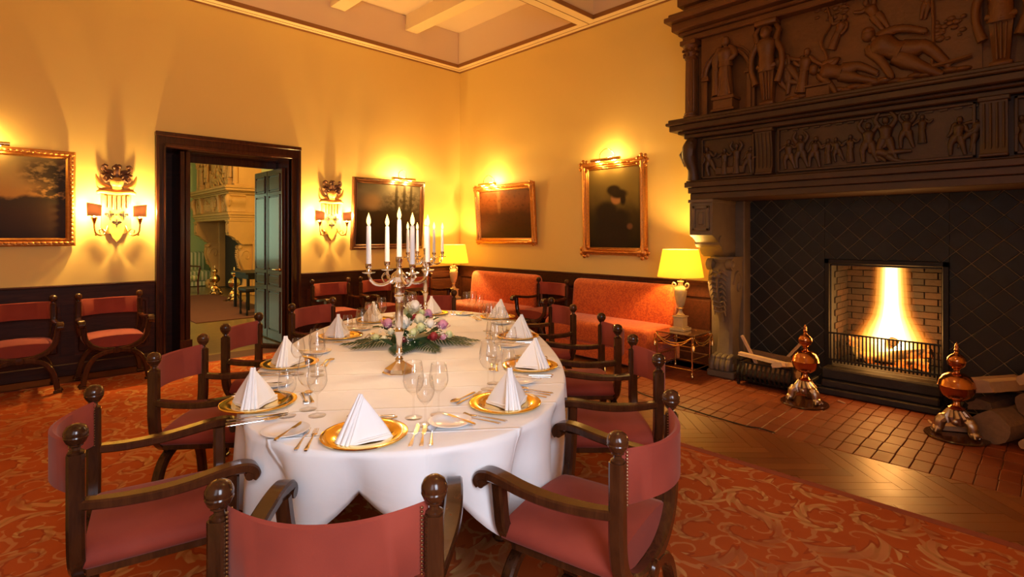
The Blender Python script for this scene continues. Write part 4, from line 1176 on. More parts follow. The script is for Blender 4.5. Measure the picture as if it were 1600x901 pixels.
# ------------------------------------------------------------------ paintings with picture lights
def canvas_mat(name, kind):
    k = NT(name); c = k.coord('Generated'); s = k.n('ShaderNodeSeparateXYZ'); k.set(s.inputs[0], c); X, Z = s.outputs[0], s.outputs[2]
    v = k.n('ShaderNodeCombineXYZ'); k.set(v.inputs[0], X); k.set(v.inputs[1], Z); V = v.outputs[0]
    n = k.noise(V, 5, 6); nf_ = k.noise(V, 16, 5)
    el = lambda cx, cz, rx, rz, e=.25: k.math('SUBTRACT', 1.0, k.step(k.math('SQRT', k.math('ADD', k.math('POWER', k.math('DIVIDE', k.math('SUBTRACT', X, cx), rx), 2.0), k.math('POWER', k.math('DIVIDE', k.math('SUBTRACT', Z, cz), rz), 2.0))), 1-e, 1+e))
    zz = k.math('ADD', Z, k.math('MULTIPLY', k.math('SUBTRACT', n, .5), .22))
    if kind == 'landscape':
        col = k.ramp(zz, [(.0, (.022,.010,.005)), (.30, (.05,.022,.008)), (.47, (.045,.026,.010)), (.52, (.42,.20,.045)), (.72, (.36,.21,.065)), (.95, (.24,.16,.06))])
        col = k.mix(k.math('MULTIPLY', el(.15,.37,.30,.05), .8), col, (.27,.16,.06))
        for cx, cz, rx, rz in ((.90,.80,.16,.16), (.93,.55,.14,.10), (.45,.72,.12,.08), (.98,.65,.09,.3)):
            col = k.mix(k.math('MULTIPLY', k.math('MULTIPLY', el(cx, cz, rx, rz, .5), k.step(nf_, .35, .55)), .9), col, (.030,.020,.009))
        col = k.mix(k.math('MULTIPLY', el(.08,.20,.04,.03), .8), col, (.30,.10,.04))
    elif kind == 'dusk':
        col = k.ramp(zz, [(.0, (.014,.007,.004)), (.40, (.030,.014,.007)), (.55, (.035,.022,.012)), (.62, (.12,.09,.06)), (.85, (.16,.13,.09)), (1.0, (.10,.08,.05))])
        col = k.mix(k.math('MULTIPLY', el(.22,.70,.14,.12,.6), .7), col, (.34,.20,.09))
        for cx in (.60, .73, .84): col = k.mix(k.math('MULTIPLY', el(cx, .80, .022, .32, .4), .85), col, (.03,.02,.01))
        col = k.mix(k.math('MULTIPLY', k.math('MULTIPLY', el(.74,.66,.32,.22,.6), k.step(nf_, .4, .6)), .8), col, (.03,.02,.010))
    elif kind == 'dark':
        col = k.ramp(zz, [(.0, (.040,.011,.004)), (.5, (.060,.015,.006)), (.75, (.20,.055,.014)), (1.0, (.15,.045,.014))])
        col = k.mix(k.math('MULTIPLY', el(.40,.78,.035,.22,.5), .7), col, (.24,.11,.04))
        col = k.mix(k.math('MULTIPLY', k.step(nf_, .5, .7), .4), col, (.02,.007,.004))
    else:
        col = k.ramp(zz, [(.0, (.012,.008,.003)), (.40, (.045,.030,.008)), (.70, (.17,.115,.028)), (1.0, (.20,.13,.035))])
        body = k.math('MAXIMUM', k.math('MAXIMUM', el(.45,.22,.36,.26,.3), el(.36,.44,.22,.14,.3)), el(.62,.38,.18,.10,.4))
        col = k.mix(body, col, (.018,.010,.006))
        col = k.mix(el(.55,.62,.10,.075,.25), col, (.36,.17,.06))
        col = k.mix(el(.60,.67,.16,.055,.35), col, (.020,.011,.006)); col = k.mix(el(.50,.72,.13,.06,.3), col, (.022,.012,.006))
        col = k.mix(el(.68,.60,.05,.07,.4), col, (.020,.011,.006))
        col = k.mix(k.math('MULTIPLY', el(.80,.27,.05,.035,.5), .7), col, (.25,.11,.04))
    k.bsdf(col, .45, bump=nf_, bs=.08, bd=.003, Specular_IOR_Level=.12)
    return k.m
FRD = m_wood('frame_walnut', (.06,.018,.007), (.16,.055,.02), .3)
def painting(label, kind, loc, rz, w, h, tilt, fw, FM, ornate, lamp_w, lamp_s=0, carved=False, power=8):
    t = thing('painting', label, 'painting', loc, rz)
    def T(mb):
        M = Matrix.Rotation(tilt, 4, 'X'); mb.v = [tuple(M @ Vector(p)) for p in mb.v]; return mb
    # local: x along, z up from bottom edge, -y out of the wall
    prof = [(0, .0), (.0, .030), (.18, .048), (.40, .050), (.55, .034), (.80, .040), (.92, .028), (1.0, .018), (1.0, .0)]
    if ornate: prof = [(0, .0), (.0, .040), (.12, .058), (.35, .064), (.52, .042), (.68, .050), (.80, .034), (.90, .036), (1.0, .02), (1.0, .0)]
    cs = [(-w/2, 0, 1, 1), (w/2, 0, -1, 1), (w/2, h, -1, -1), (-w/2, h, 1, -1)]
    m = MB()
    rs = [[(x+sx*p*fw, -.02-d, z+sz*p*fw) for p, d in prof] for x, z, sx, sz in cs]
    m.rings(rs, cap=False, loop=True); obj('frame', T(m), FM, t, smooth=20)
    if carved or ornate:
        m = MB(); q = random.Random(len(label))
        def along(ax, a, b, fix):
            n = int(abs(b-a)/(.045 if carved else .10))
            for i in range(n+1):
                s_ = a+(b-a)*i/n
                p = (s_, -.066 if carved else -.078, fix) if ax == 0 else (fix, -.066 if carved else -.078, s_)
                if carved: m.ball(p, .017, 7, 5, (1.5,.6,.9) if ax == 0 else (.9,.6,1.5))
                else: m.ball(p, .011, 7, 5, (2.4,.7,.9) if ax == 0 else (.9,.7,2.4))
        e = fw*.38
        along(0, -w/2+e, w/2-e, e); along(0, -w/2+e, w/2-e, h-e); along(1, e, h-e, -w/2+e); along(1, e, h-e, w/2-e)
        if ornate:
            for x, z, sx, sz in cs:
                big = ornate
                cx, cz = x+sx*fw*.42, z+sz*fw*.42
                m.ball((cx, -.075, cz), fw*.36*big, 10, 7, (1,.4,1))
                for i in range(7):
                    a = i*2*PI/7; m.ball((cx+fw*.48*big*math.cos(a), -.07, cz+fw*.48*big*math.sin(a)), fw*.20*big, 8, 6, (1,.5,1))
                for k2 in (1, 2):
                    m.tube([(cx, -.075, cz), (cx+sx*fw*.7*big*(k2 == 1), -.08, cz+sz*fw*.7*big*(k2 == 2)), (cx+sx*fw*1.3*big*(k2 == 1), -.07, cz+sz*fw*1.3*big*(k2 == 2))], [fw*.28, fw*.22, fw*.08], 7)
        obj('carved_ornament', T(m), FM, t, smooth=60)['kind'] = 'stuff'
    m = MB(); m.box(-w/2+fw*.9, w/2-fw*.9, -.040, -.024, fw*.9, h-fw*.9); obj('canvas', T(m), canvas_mat('canvas_'+kind, kind), t, smooth=0)
    # picture light
    M = Matrix.Rotation(tilt, 4, 'X')
    top = M @ Vector((lamp_s, -.03, h)); 
    tx, ty, tz = lamp_s, top.y-.10, top.z+.015
    o = obj('picture_light', MB().tube([(tx-lamp_w/2, ty, tz), (tx+lamp_w/2, ty, tz)], .021, 12), BRASS, t)
    a = MB()
    a.tube([(tx-.09, ty, tz+.018), (tx-.085, ty+.01, tz+.09), (tx, ty+.03, tz+.145), (tx+.085, ty+.06, tz+.09), (tx+.09, top.y+.01, tz-.02)], .0055, 7)
    obj('lamp_arm', a, BRASS, o)
    RZ = Matrix.Rotation(rz, 4, 'Z'); 
    for s_ in (-.28, .28):
        g = MB(); g.tube([(tx+s_*lamp_w-.03, ty+.006, tz-.014), (tx+s_*lamp_w+.03, ty+.006, tz-.014)], .011, 8); obj('bulb', g, BULB, o)
        p = Vector(loc)+RZ @ Vector((tx+s_*lamp_w, ty+.015, tz-.045))
        light('picture_lamp_light', 'POINT', p, power*.34, WARM2, .02)
    p = Vector(loc)+RZ @ Vector((tx+.03, ty+.045, tz+.055))
    light('picture_lamp_light', 'POINT', p, power*.42, WARM2, .03)
    return t
painting('wide landscape painting with trees in a carved gilt frame at the left edge', 'landscape', (-.10, Y0, 1.385), 0, 1.45, 1.00, .015, .085, GILT, 0, .42, lamp_s=0, carved=True, power=10)
painting('dark landscape painting in a plain walnut frame right of the second sconce', 'dusk', (4.44, Y0, 1.28), 0, 1.28, 1.09, .07, .085, FRD, 0, .42, lamp_s=.18, power=34)
painting('small dark painting in a gilt frame above the farther orange sofa', 'dark', (X0, 6.18, 1.36), -PI/2, 1.36, .95, .065, .095, GILT, 1.0, .40, lamp_s=-.28, power=34)
painting('portrait of a person in a broad dark hat, ornate gilt frame above the nearer sofa', 'portrait', (X0, 4.10, 1.235), -PI/2, 1.00, 1.245, .02, .10, GILT, 1.45, .46, lamp_s=-.06, power=18)
# ------------------------------------------------------------------ the dining table
TX, TY, TA = 2.01, 2.95, math.atan2(.797, .604)
TL, TW, TN, TZ = 1.715, .865, 2.4, .755
t = thing('dining_table', 'long oval dining table hidden under the white cloth', 'table', (TX, TY, 0), TA)
def sup(phi, L=TL, W=TW):
    c, s = math.cos(phi), math.sin(phi)
    return (L*math.copysign(abs(c)**(2/TN), c), W*math.copysign(abs(s)**(2/TN), s))
m = MB(); ring = [sup(2*PI*i/48, TL-.015, TW-.015) for i in range(48)]
m.rings([[(x, y, .715) for x, y in ring], [(x, y, .748) for x, y in ring]]); obj('tabletop', m, WOOD, t, smooth=0)
for sx in (-1, 1):
    for sy in (-1, 1):
        obj('leg', MB().lathe([(.035,0),(.045,.02),(.03,.06),(.045,.2),(.03,.35),(.05,.5),(.035,.55),(.05,.60),(.05,.72)], 14, (sx*.95, sy*.45, 0)), WOOD, t)
obj('apron', MB().box(-1.0, 1.0, -.5, .5, .63, .715), WOOD, t, smooth=0)
# tablecloth: arc-length samples of the oval, rectangle of cloth hanging lower at the corners
N = 260; fine = [sup(2*PI*i/4000) for i in range(4000)]
cum = [0]
for i in range(4000):
    a, b = fine[i], fine[(i+1) % 4000]; cum.append(cum[-1]+math.hypot(b[0]-a[0], b[1]-a[1]))
per = cum[-1]; bd = []; k_ = 0
for i in range(N):
    s_ = per*i/N
    while cum[k_+1] < s_: k_ += 1
    bd.append((fine[k_ % 4000], s_))
RX, RY = TL+.215, TW+.27
def hem(i):
    (x, y), s_ = bd[i]; a = bd[i-1][0]; b = bd[(i+1) % N][0]
    tx, ty = b[0]-a[0], b[1]-a[1]; l = math.hypot(tx, ty); nx, ny = ty/l, -tx/l
    d = 9
    if abs(nx) > 1e-4: d = min(d, (math.copysign(RX, nx)-x)/nx)
    if abs(ny) > 1e-4: d = min(d, (math.copysign(RY, ny)-y)/ny)
    return nx, ny, min(d, .50)
hm = [hem(i) for i in range(N)]
for _ in range(4): hm = [(hm[i][0], hm[i][1], (hm[i-1][2]+hm[i][2]*2+hm[(i+1) % N][2])/4) for i in range(N)]
q = random.Random(9); cl = MB(); vs = []; rows = []
ts = [0, .25, .5, .72, .88, .96]
cl_v = [(0, 0, TZ+.004)]
for tt in ts[1:]: rows.append([(bd[i][0][0]*tt, bd[i][0][1]*tt, TZ+.004) for i in range(N)])
LAM = per/24
def fold(s_):
    u = s_/LAM+.18*math.sin(s_*1.3)+.5
    return abs(math.sin(PI*u))
for dt in (.0, .02, .05, .10, .2, .32, .46, .6, .75, .88, 1.0):
    r = []
    for i in range(N):
        (x, y), s_ = bd[i]; nx, ny, D = hm[i]; f = fold(s_)
        big = max(0, (D-.24))/.26
        amp = (.085+.12*big)*dt**.9
        if dt < .03: out = -.012+.012*math.sin(PI/2*dt/.03); z = TZ+.004-.004*(dt/.03)
        else:
            out = .003+.006*dt+amp*(f-.86)
            z = TZ-.006-(D-.07*(1-f)-.02*big*(1-f))*dt*(.985-.10*big*f*dt)
        r.append((x+nx*out, y+ny*out, z+.0))
    rows.append(r)
allv = [(0, 0, TZ+.004)]+[p for r in rows for p in r]
fs = [(0, 1+i, 1+(i+1) % N) for i in range(N)]
for k in range(len(rows)-1):
    a, b = 1+k*N, 1+(k+1)*N
    for i in range(N): fs.append((a+i, b+i, b+(i+1) % N, a+(i+1) % N))
cl.add(allv, fs)
cloth = obj('tablecloth', cl, LINEN, loc=(TX, TY, .002), rot=(0, 0, TA), smooth=0)
cloth.data.shade_smooth()
so = cloth.modifiers.new('thickness', 'SOLIDIFY'); so.thickness = .0015; so.offset = -1
tag(cloth, 'white linen cloth with pressed creases draped over the long oval table', 'tablecloth')
TOP = TZ+.0065

# ------------------------------------------------------------------ tableware (first of each kind, then copies)
def m_charger():
    return mesh_of('charger_plate', MB().lathe([(.0,.004),(.088,.004),(.095,.006),(.108,.012),(.150,.017),(.154,.0155),(.1555,.017),(.1565,.0155),(.155,.012),(.115,.005),(.10,.0),(.0,.0)], 64), GOLD, 35)
def m_bread():
    return mesh_of('bread_plate', MB().lathe([(.0,.005),(.052,.005),(.058,.008),(.084,.015),(.086,.0145),(.085,.0125),(.055,.002),(.05,.0),(.0,.0)], 40), PORC, 40)
def m_glass(h, r, hb):
    o_ = [(.002,.0),(.034,.0),(.035,.0015),(.034,.003),(.012,.006),(.0042,.012),(.0036,.03),(.0036,hb-.012),(.006,hb-.004),(.014,hb+.002)]
    H = h-hb
    b = [(r*.62,hb+H*.10),(r*.88,hb+H*.24),(r,hb+H*.40),(r*.97,hb+H*.58),(r*.86,hb+H*.8),(r*.76,h)]
    inn = [(rr-.0013, zz+.0002) for rr, zz in b[::-1]]
    prof = o_+b+[(r*.76-.0006, h+.0006)]+inn+[(.010,hb+.005),(.002,hb+.004)]
    return mesh_of('wine_glass', MB().lathe(prof, 28, cap=True), GLASS, 80)
def handle(mb, y0, y1):
    mb.tube([(0,y0,.003),(0,y0+.012,.0035),(0,y0+.05,.004),(0,y1-.02,.0045),(0,y1,.005)], 0, rect=[(.010,.004),(.016,.005),(.011,.0045),(.006,.004),(.005,.0035)], up=(0,0,1))
def m_fork():
    m = MB(); handle(m, -.10, .03)
    m.tube([(0,.03,.005),(0,.045,.004),(0,.06,.003)], 0, rect=[(.005,.0035),(.018,.003),(.022,.0025)], up=(0,0,1))
    for i in range(4): m.tube([(-.0083+i*.0055,.058,.003),(-.0083+i*.0055,.08,.0035),(-.0075+i*.005,.10,.008)], .0016, 5)
    return mesh_of('fork', m, SILVER, 50)
def m_knife(L=.115):
    m = MB(); handle(m, -.11, -.005); m.tube([(0,-.005,.004),(.001,.01,.004),(.002,.05,.004),(.001,L-.03,.004),(-.003,L-.008,.004),(-.006,L,.004)], 0, rect=[(.006,.004),(.015,.002),(.018,.0018),(.017,.0016),(.011,.0014),(.003,.001)], up=(0,0,1))
    return mesh_of('knife', m, SILVER, 40)
def m_spoon():
    m = MB(); handle(m, -.10, .035)
    rs = []
    for k in range(9):
        a = k/8; y = .03+.062*a; w_ = .019*math.sin(PI*min(1, .06+a*.9))**.7
        rs.append([(w_*math.sin(-PI/2+PI*j/8), y, .009-.008*math.cos(-PI/2+PI*j/8)*math.sin(PI*min(1,.06+a*.9))) for j in range(9)]+[(w_*math.sin(PI/2-PI*j/8), y, .010-.0075*math.cos(PI/2-PI*j/8)*math.sin(PI*min(1,.06+a*.9))) for j in range(9)])
    m.rings(rs); return mesh_of('spoon', m, SILVER, 60)
def m_napkin():
    mb = MB(); H = .155
    # plan of the folded pyramid; the open edge sits at angle 0
    pl = []
    for a, r in ((6,.100),(3,.106),(14,.098),(40,.062),(75,.055),(100,.075),(118,.103),(124,.106),(132,.100),(165,.060),(200,.055),(225,.074),(238,.103),(243,.106),(250,.098),(285,.056),(320,.060),(346,.094),(355,.104)):
        pl.append((math.radians(a), r))
    pl = pl[1:]
    rs = []
    for k in range(11):
        tt = k/10; s_ = (1-tt)**.92; ring = []
        ax, ay = .012*tt, .0
        for a, r in pl:
            rr = r*s_+.006*min(1, tt*3)*(1-.4*tt); w_ = 1+.03*math.sin(3*a+tt*5)*(1-tt)
            ring.append((ax+rr*w_*math.cos(a), ay+rr*w_*math.sin(a), H*tt+.001))
        rs.append(ring)
    mb.rings(rs, cap=True)
    for q_ in (-1, 1):                             # rolled double edges either side of the opening
        mb.tube([(.105*(1-u)+.014*u, q_*(.012*(1-u)+.005*u), .008+(H-.002)*u) for u in (0, .25, .5, .75, 1)], [.0085,.008,.0075,.007,.006], 8)
        mb.tube([(.098*(1-u)+.012*u, q_*(.028*(1-u)+.008*u), .006+(H-.008)*u) for u in (0, .3, .6, 1)], [.007,.007,.006,.004], 8)
    for a0, a1 in ((122, 240), (242, 358), (5, 118)):       # hem fold low on each face
        p0, p1 = math.radians(a0), math.radians(a1)
        A = (.104*math.cos(p0), .104*math.sin(p0), .006); B = (.098*math.cos(p1), .098*math.sin(p1), .020)
        Mx = ((A[0]+B[0])*.53, (A[1]+B[1])*.53, .014)
        mb.tube([A, Mx, B], .0045, 6)
    return mesh_of('napkin', mb, NAPL, 50)
MCH, MBR, MNAP, MFK, MKN, MSP, MBK = m_charger(), m_bread(), m_napkin(), m_fork(), m_knife(), m_spoon(), m_knife(.075)
MG = [m_glass(.228, .043, .098), m_glass(.190, .036, .085), m_glass(.212, .040, .095)]
def put(name, me, x, y, z, rz, label, cat, group):
    o = bpy.data.objects.new(name, me); COL.objects.link(o); o.location = (x, y, z); o.rotation_euler = (0, 0, rz)
    return tag(o, label, cat, group)
settings = [
 (.971, 1.771, (.604,.797), 192, 'at the near end of the table'),
 (.825, 2.43, (.95,-.30), 242, 'at the left near curve of the table'),
 (1.205, 3.05, (.80,-.60), 236, 'at the second place on the left'),
 (1.80, 3.63, (.76,-.65), 250, 'at the third place on the left'),
 (2.34, 4.09, (.40,-.92), 250, 'at the left far curve of the table'),
 (1.591, 1.679, (-.30,.95), 236, 'at the right near curve of the table'),
 (2.144, 2.061, (-.74,.67), 262, 'at the second place on the right'),
 (2.707, 2.73, (-.76,.65), 268, 'at the third place on the right'),
 (3.215, 3.49, (-.92,.39), 262, 'at the right far curve of the table'),
 (2.93, 4.09, (-.604,-.797), 225, 'at the far end of the table'),
]
gl = ('tall wine glass', 'small wine glass', 'medium wine glass')
for px_, py_, f, nr_, where in settings:
    l = math.hypot(*f); f = (f[0]/l, f[1]/l); r = (f[1], -f[0]); A = math.atan2(-f[0], f[1])
    P = lambda a, b: (px_+r[0]*a+f[0]*b, py_+r[1]*a+f[1]*b)
    put('charger_plate', MCH, px_, py_, TOP, A, 'round gold charger plate under the napkin '+where, 'plate', 'gold charger plates')
    put('napkin', MNAP, px_-f[0]*.02, py_-f[1]*.02, TOP+.005, math.radians(nr_), 'white napkin folded to a pyramid '+where, 'napkin', 'folded napkins')
    put('bread_plate', MBR, *P(-.30, .08), TOP, A, 'small white bread plate '+where, 'plate', 'white bread plates')
    put('butter_knife', MBK, *P(-.275, .07), TOP+.014, A-.25, 'small butter knife lying on the bread plate '+where, 'cutlery', 'butter knives')
    for g_, (a, b) in enumerate(((.165,.185), (.215,.10), (.265,.21))):
        put('wine_glass', MG[g_], *P(a, b), TOP, A, gl[g_]+' '+where, 'glass', 'clear wine glasses')
    put('fork', MFK, *P(-.185, -.01), TOP, A+.05, 'inner silver fork on the diner\'s left '+where, 'cutlery', 'silver forks')
    put('fork', MFK, *P(-.218, .0), TOP, A+.03, 'outer silver fork on the diner\'s left '+where, 'cutlery', 'silver forks')
    put('knife', MKN, *P(.180, -.01), TOP, A-.08, 'inner silver knife on the diner\'s right '+where, 'cutlery', 'silver knives')
    put('knife', MKN, *P(.212, -.012), TOP, A-.02, 'outer silver knife on the diner\'s right '+where, 'cutlery', 'silver knives')
    put('spoon', MSP, *P(.243, -.02), TOP, A, 'silver soup spoon on the diner\'s right '+where, 'cutlery', 'silver spoons')
    put('dessert_fork', MFK, *P(.0, .185), TOP, A-PI/2, 'dessert fork lying above the charger '+where, 'cutlery', 'dessert forks')
    put('dessert_spoon', MSP, *P(-.01, .212), TOP, A+PI/2, 'dessert spoon lying above the charger '+where, 'cutlery', 'dessert spoons')

# ------------------------------------------------------------------ candelabra and candles
FLAME = m_emit('candle_flame', (1,.60,.16), 5)
WICK = m_plain('wick', (.03,.02,.015), .9)
cm = MB(); cm.lathe([(.0135,0),(.0135,.004),(.0128,.10),(.0108,.205),(.009,.212),(.003,.209)], 16); CANDLE = mesh_of('candle', cm, WAX, 50)
fm = MB(); fm.lathe([(max(.0006, .0122*math.sin(PI*(k/16)**.72)*(1-.25*k/16)), .211+.068*k/16) for k in range(17)], 16); FLM = mesh_of('flame', fm, FLAME, 80)
wm = MB(); wm.tube([(0,0,.205),(.0005,0,.219)], .001, 5); WKM = mesh_of('wick', wm, WICK, 80)
def candelabrum(x, y, label, which):
    t = thing('candelabrum', label, 'candelabrum', (x, y, TOP), -.771, 'silver five-light candelabra')
    obj('base', MB().lathe([(.092,.0),(.092,.010),(.082,.014),(.078,.030),(.060,.040),(.045,.050),(.030,.058),(.018,.07)], 8, phase=PI/8), SILVER, t, smooth=20)
    obj('stem', MB().lathe([(.016,.068),(.022,.075),(.015,.085),(.013,.10),(.019,.112),(.014,.125),(.0145,.16),(.019,.20),(.025,.215),(.026,.225),(.019,.235),(.017,.245),(.020,.252),(.0215,.37),(.022,.405),(.027,.412),(.024,.42),(.029,.432),(.027,.455),(.030,.465),(.022,.475),(.018,.49)], 24), SILVER, t)
    obj('hub', MB().lathe([(.018,.488),(.030,.50),(.037,.515),(.030,.53),(.018,.545),(.010,.56),(.016,.575),(.013,.59),(.018,.60),(.019,.622),(.016,.623),(.014,.61)], 24), SILVER, t)
    for k in range(4):
        a = math.radians(35)+k*PI/2; c, s = math.cos(a), math.sin(a)
        m = MB(); pts = [(.03,.515),(.05,.495),(.08,.480),(.115,.478),(.145,.492),(.162,.515),(.168,.540)]
        m.tube([(r_*c, r_*s, z) for r_, z in pts], [.008,.009,.0085,.0085,.008,.0075,.007], 8)
        m.tube([(.045*c+.02*s, .045*s-.02*c, .52),(.075*c+.012*s, .075*s-.012*c, .535),(.095*c, .095*s, .515),(.085*c-.008*s,.085*s+.008*c,.49)], [.004,.006,.006,.004], 6)
        arm = obj('arm', m, SILVER, t)
        m = MB(); m.lathe([(.006,.537),(.030,.541),(.036,.547),(.033,.547),(.012,.545)], 20, (.168*c, .168*s, 0)); obj('drip_pan', m, SILVER, arm)
        m = MB(); m.lathe([(.009,.543),(.013,.552),(.010,.562),(.016,.572),(.0175,.590),(.0145,.590),(.0140,.575)], 16, (.168*c, .168*s, 0)); obj('candle_socket', m, SILVER, arm)
    names = ['left', 'front', 'right', 'back']
    for k in range(5):
        if k == 0: lx, ly, z, nm = 0, 0, .610, 'tall middle white candle'
        else:
            a = math.radians(35)+(k-1)*PI/2; lx, ly, z = .168*math.cos(a), .168*math.sin(a), .575
            nm = ('white candle on the right-hand arm', 'white candle on the rear arm', 'white candle on the left-hand arm', 'white candle on the front arm')[k-1]
        ca, sa = math.cos(-.771), math.sin(-.771)
        wx, wy = x+lx*ca-ly*sa, y+lx*sa+ly*ca
        o = put('candle', CANDLE, wx, wy, TOP+z, 0, 'burning '+nm+' of the '+which, 'candle', 'burning candles')
        for nm2, me in (('flame', FLM), ('wick', WKM)):
            c_ = bpy.data.objects.new(nm2, me); COL.objects.link(c_); c_.parent = o
        light('candle_light', 'POINT', (wx, wy, TOP+z+.245), 19, (1.0,.70,.40), .012)
candelabrum(1.554, 2.464, 'silver five-light candelabrum nearer the camera, in front of the flowers', 'nearer candelabrum')
candelabrum(2.746, 3.927, 'silver five-light candelabrum farther away, behind the flowers', 'farther candelabrum')

# ------------------------------------------------------------------ flowers
LEAF = m_plain('leaf_green', (.035,.085,.022), .45, 0, var=.4, scale=12)
FERN = m_plain('fern_green', (.022,.060,.020), .5, 0, var=.4, scale=14)
PET = {'cream': m_plain('cream_petal', (.82,.80,.58), .6, var=.06), 'white': m_plain('white_petal', (.88,.86,.80), .6, var=.04), 'pink': m_plain('pink_petal', (.72,.33,.50), .6, var=.15), 'red': m_plain('red_petal', (.28,.018,.025), .55, var=.2), 'green': m_plain('green_petal', (.66,.72,.38), .6, var=.08)}
fa = thing('flower_arrangement', 'low bouquet of cream, pink and red roses with green leaves between the candelabra', 'flowers', (2.02, 3.06, TOP)); fa.scale = (1.12, 1.12, 1.22)
q = random.Random(21)
def rose(r):
    m = MB(); m.ball((0,0,r*.1), r*.62, 10, 8)
    for ring_, (n, rad, tilt, hh) in enumerate(((4,.42,.25,.95),(6,.66,.55,.85),(8,.86,.95,.70))):
        for i in range(n):
            a = 2*PI*i/n+ring_*.5; c, s = math.cos(a), math.sin(a)
            def fn(u, v, a=a, rad=rad, tilt=tilt, hh=hh):
                w_ = (u-.5)*1.5; rr = r*rad*(.45+.65*v**.8)+r*.10*v*v*tilt; aa = a+w_*(.55+.25*math.sin(PI*v))*1.3/(ring_+1.4)
                return (rr*math.cos(aa), rr*math.sin(aa), -r*.5+r*(1.15*hh)*v-r*.25*tilt*v*v-abs(u-.5)*r*.25*v)
            m.grid(fn, 4, 4)
    return m
fl_ = [(0,.08,.19,.058,'cream'),(-.035,-.055,.125,.062,'white'),(.03,-.02,.15,.028,'red'),(.02,.03,.21,.045,'white'),(.06,-.03,.14,.048,'cream'),(.075,-.085,.105,.040,'green'),(.125,-.05,.12,.038,'white'),(-.145,.02,.11,.045,'pink'),(.19,.03,.10,.045,'pink'),(.155,-.11,.06,.038,'red'),(-.19,-.08,.05,.030,'green'),(-.10,-.10,.085,.030,'cream'),(.235,-.04,.06,.034,'green'),(-.02,-.16,.05,.033,'red'),(.04,-.13,.085,.034,'green'),(-.13,-.13,.05,.030,'cream'),(-.05,.14,.16,.036,'green'),(.08,.14,.15,.040,'pink'),(.17,.14,.10,.036,'cream'),(-.12,.13,.10,.036,'white'),(-.07,.03,.15,.030,'green'),(.21,-.09,.055,.026,'pink'),(.06,.03,.17,.028,'green')]
ra, rb = Vector((.717,-.697)), Vector((.697,.717))
for x, y, z, r_, c_ in fl_:
    p = ra*x+rb*y
    o = obj('flower_head', rose(r_), PET[c_], fa, loc=(p.x, p.y, z), rot=(q.uniform(-.3,.3)+y*-1.5, q.uniform(-.3,.3)+x*1.5, q.uniform(0,6)), smooth=60, fix=False)
def leaf(L, W):
    m = MB()
    def fn(u, v):
        w_ = W*math.sin(PI*min(1, v*.97+.02))**.8
        return ((u-.5)*2*w_, L*v, .25*L*math.sin(v*2.2)-abs(u-.5)*W*.5)
    m.grid(fn, 4, 8); return m
for i in range(34):
    a = q.uniform(0, 2*PI); rr = q.uniform(.03, .15); z = q.uniform(.02, .13)*(1-rr*2)
    obj('leaf', leaf(q.uniform(.07,.12), q.uniform(.018,.028)), LEAF, fa, loc=(rr*math.cos(a)*1.1, rr*math.sin(a), z), rot=(q.uniform(-.3,.5), q.uniform(-.3,.3), a-PI/2), smooth=60, fix=False)
for a0, L in ((2.55,.27),(2.2,.22),(2.9,.22),(-.65,.28),(-.95,.25),(-.35,.22),(-1.7,.20),(3.9,.20),(-2.4,.16),(.8,.20)):
    m = MB(); m.tube([(0,0,.03),(0,L*.5,.045),(0,L,.012)], .002, 5)
    for k in range(11):
        v = .15+.85*k/10; l = .075*math.sin(PI*(.25+v*.68))
        for s in (-1, 1):
            m.tube([(0, L*v*.95, .04-.028*v*v), (s*l*.6, L*v+.02, .042-.028*v), (s*l, L*v+.045, .02-.012*v)], [.003,.0065,.001], 5, flat=((0,0,1),.35))
    obj('fern_leaf', m, FERN, fa, loc=(.10*math.cos(a0), .10*math.sin(a0), 0), rot=(0, 0, a0-PI/2), smooth=60)
m = MB()
for cx, cy, cz in ((.02,-.17,.06),(.20,-.08,.08),(-.15,-.06,.09),(.0,.05,.20)):
    for i in range(26):
        p = ra*(cx+q.gauss(0,.022))+rb*(cy+q.gauss(0,.022)); m.ball((p.x, p.y, cz+q.gauss(0,.018)), .0035, 5, 4)
o = obj('gypsophila', m, PET['white'], fa); o['kind'] = 'stuff'
obj('foam_bowl', MB().lathe([(.08,0),(.12,.02),(.11,.05),(.02,.06)], 20), FERN, fa)

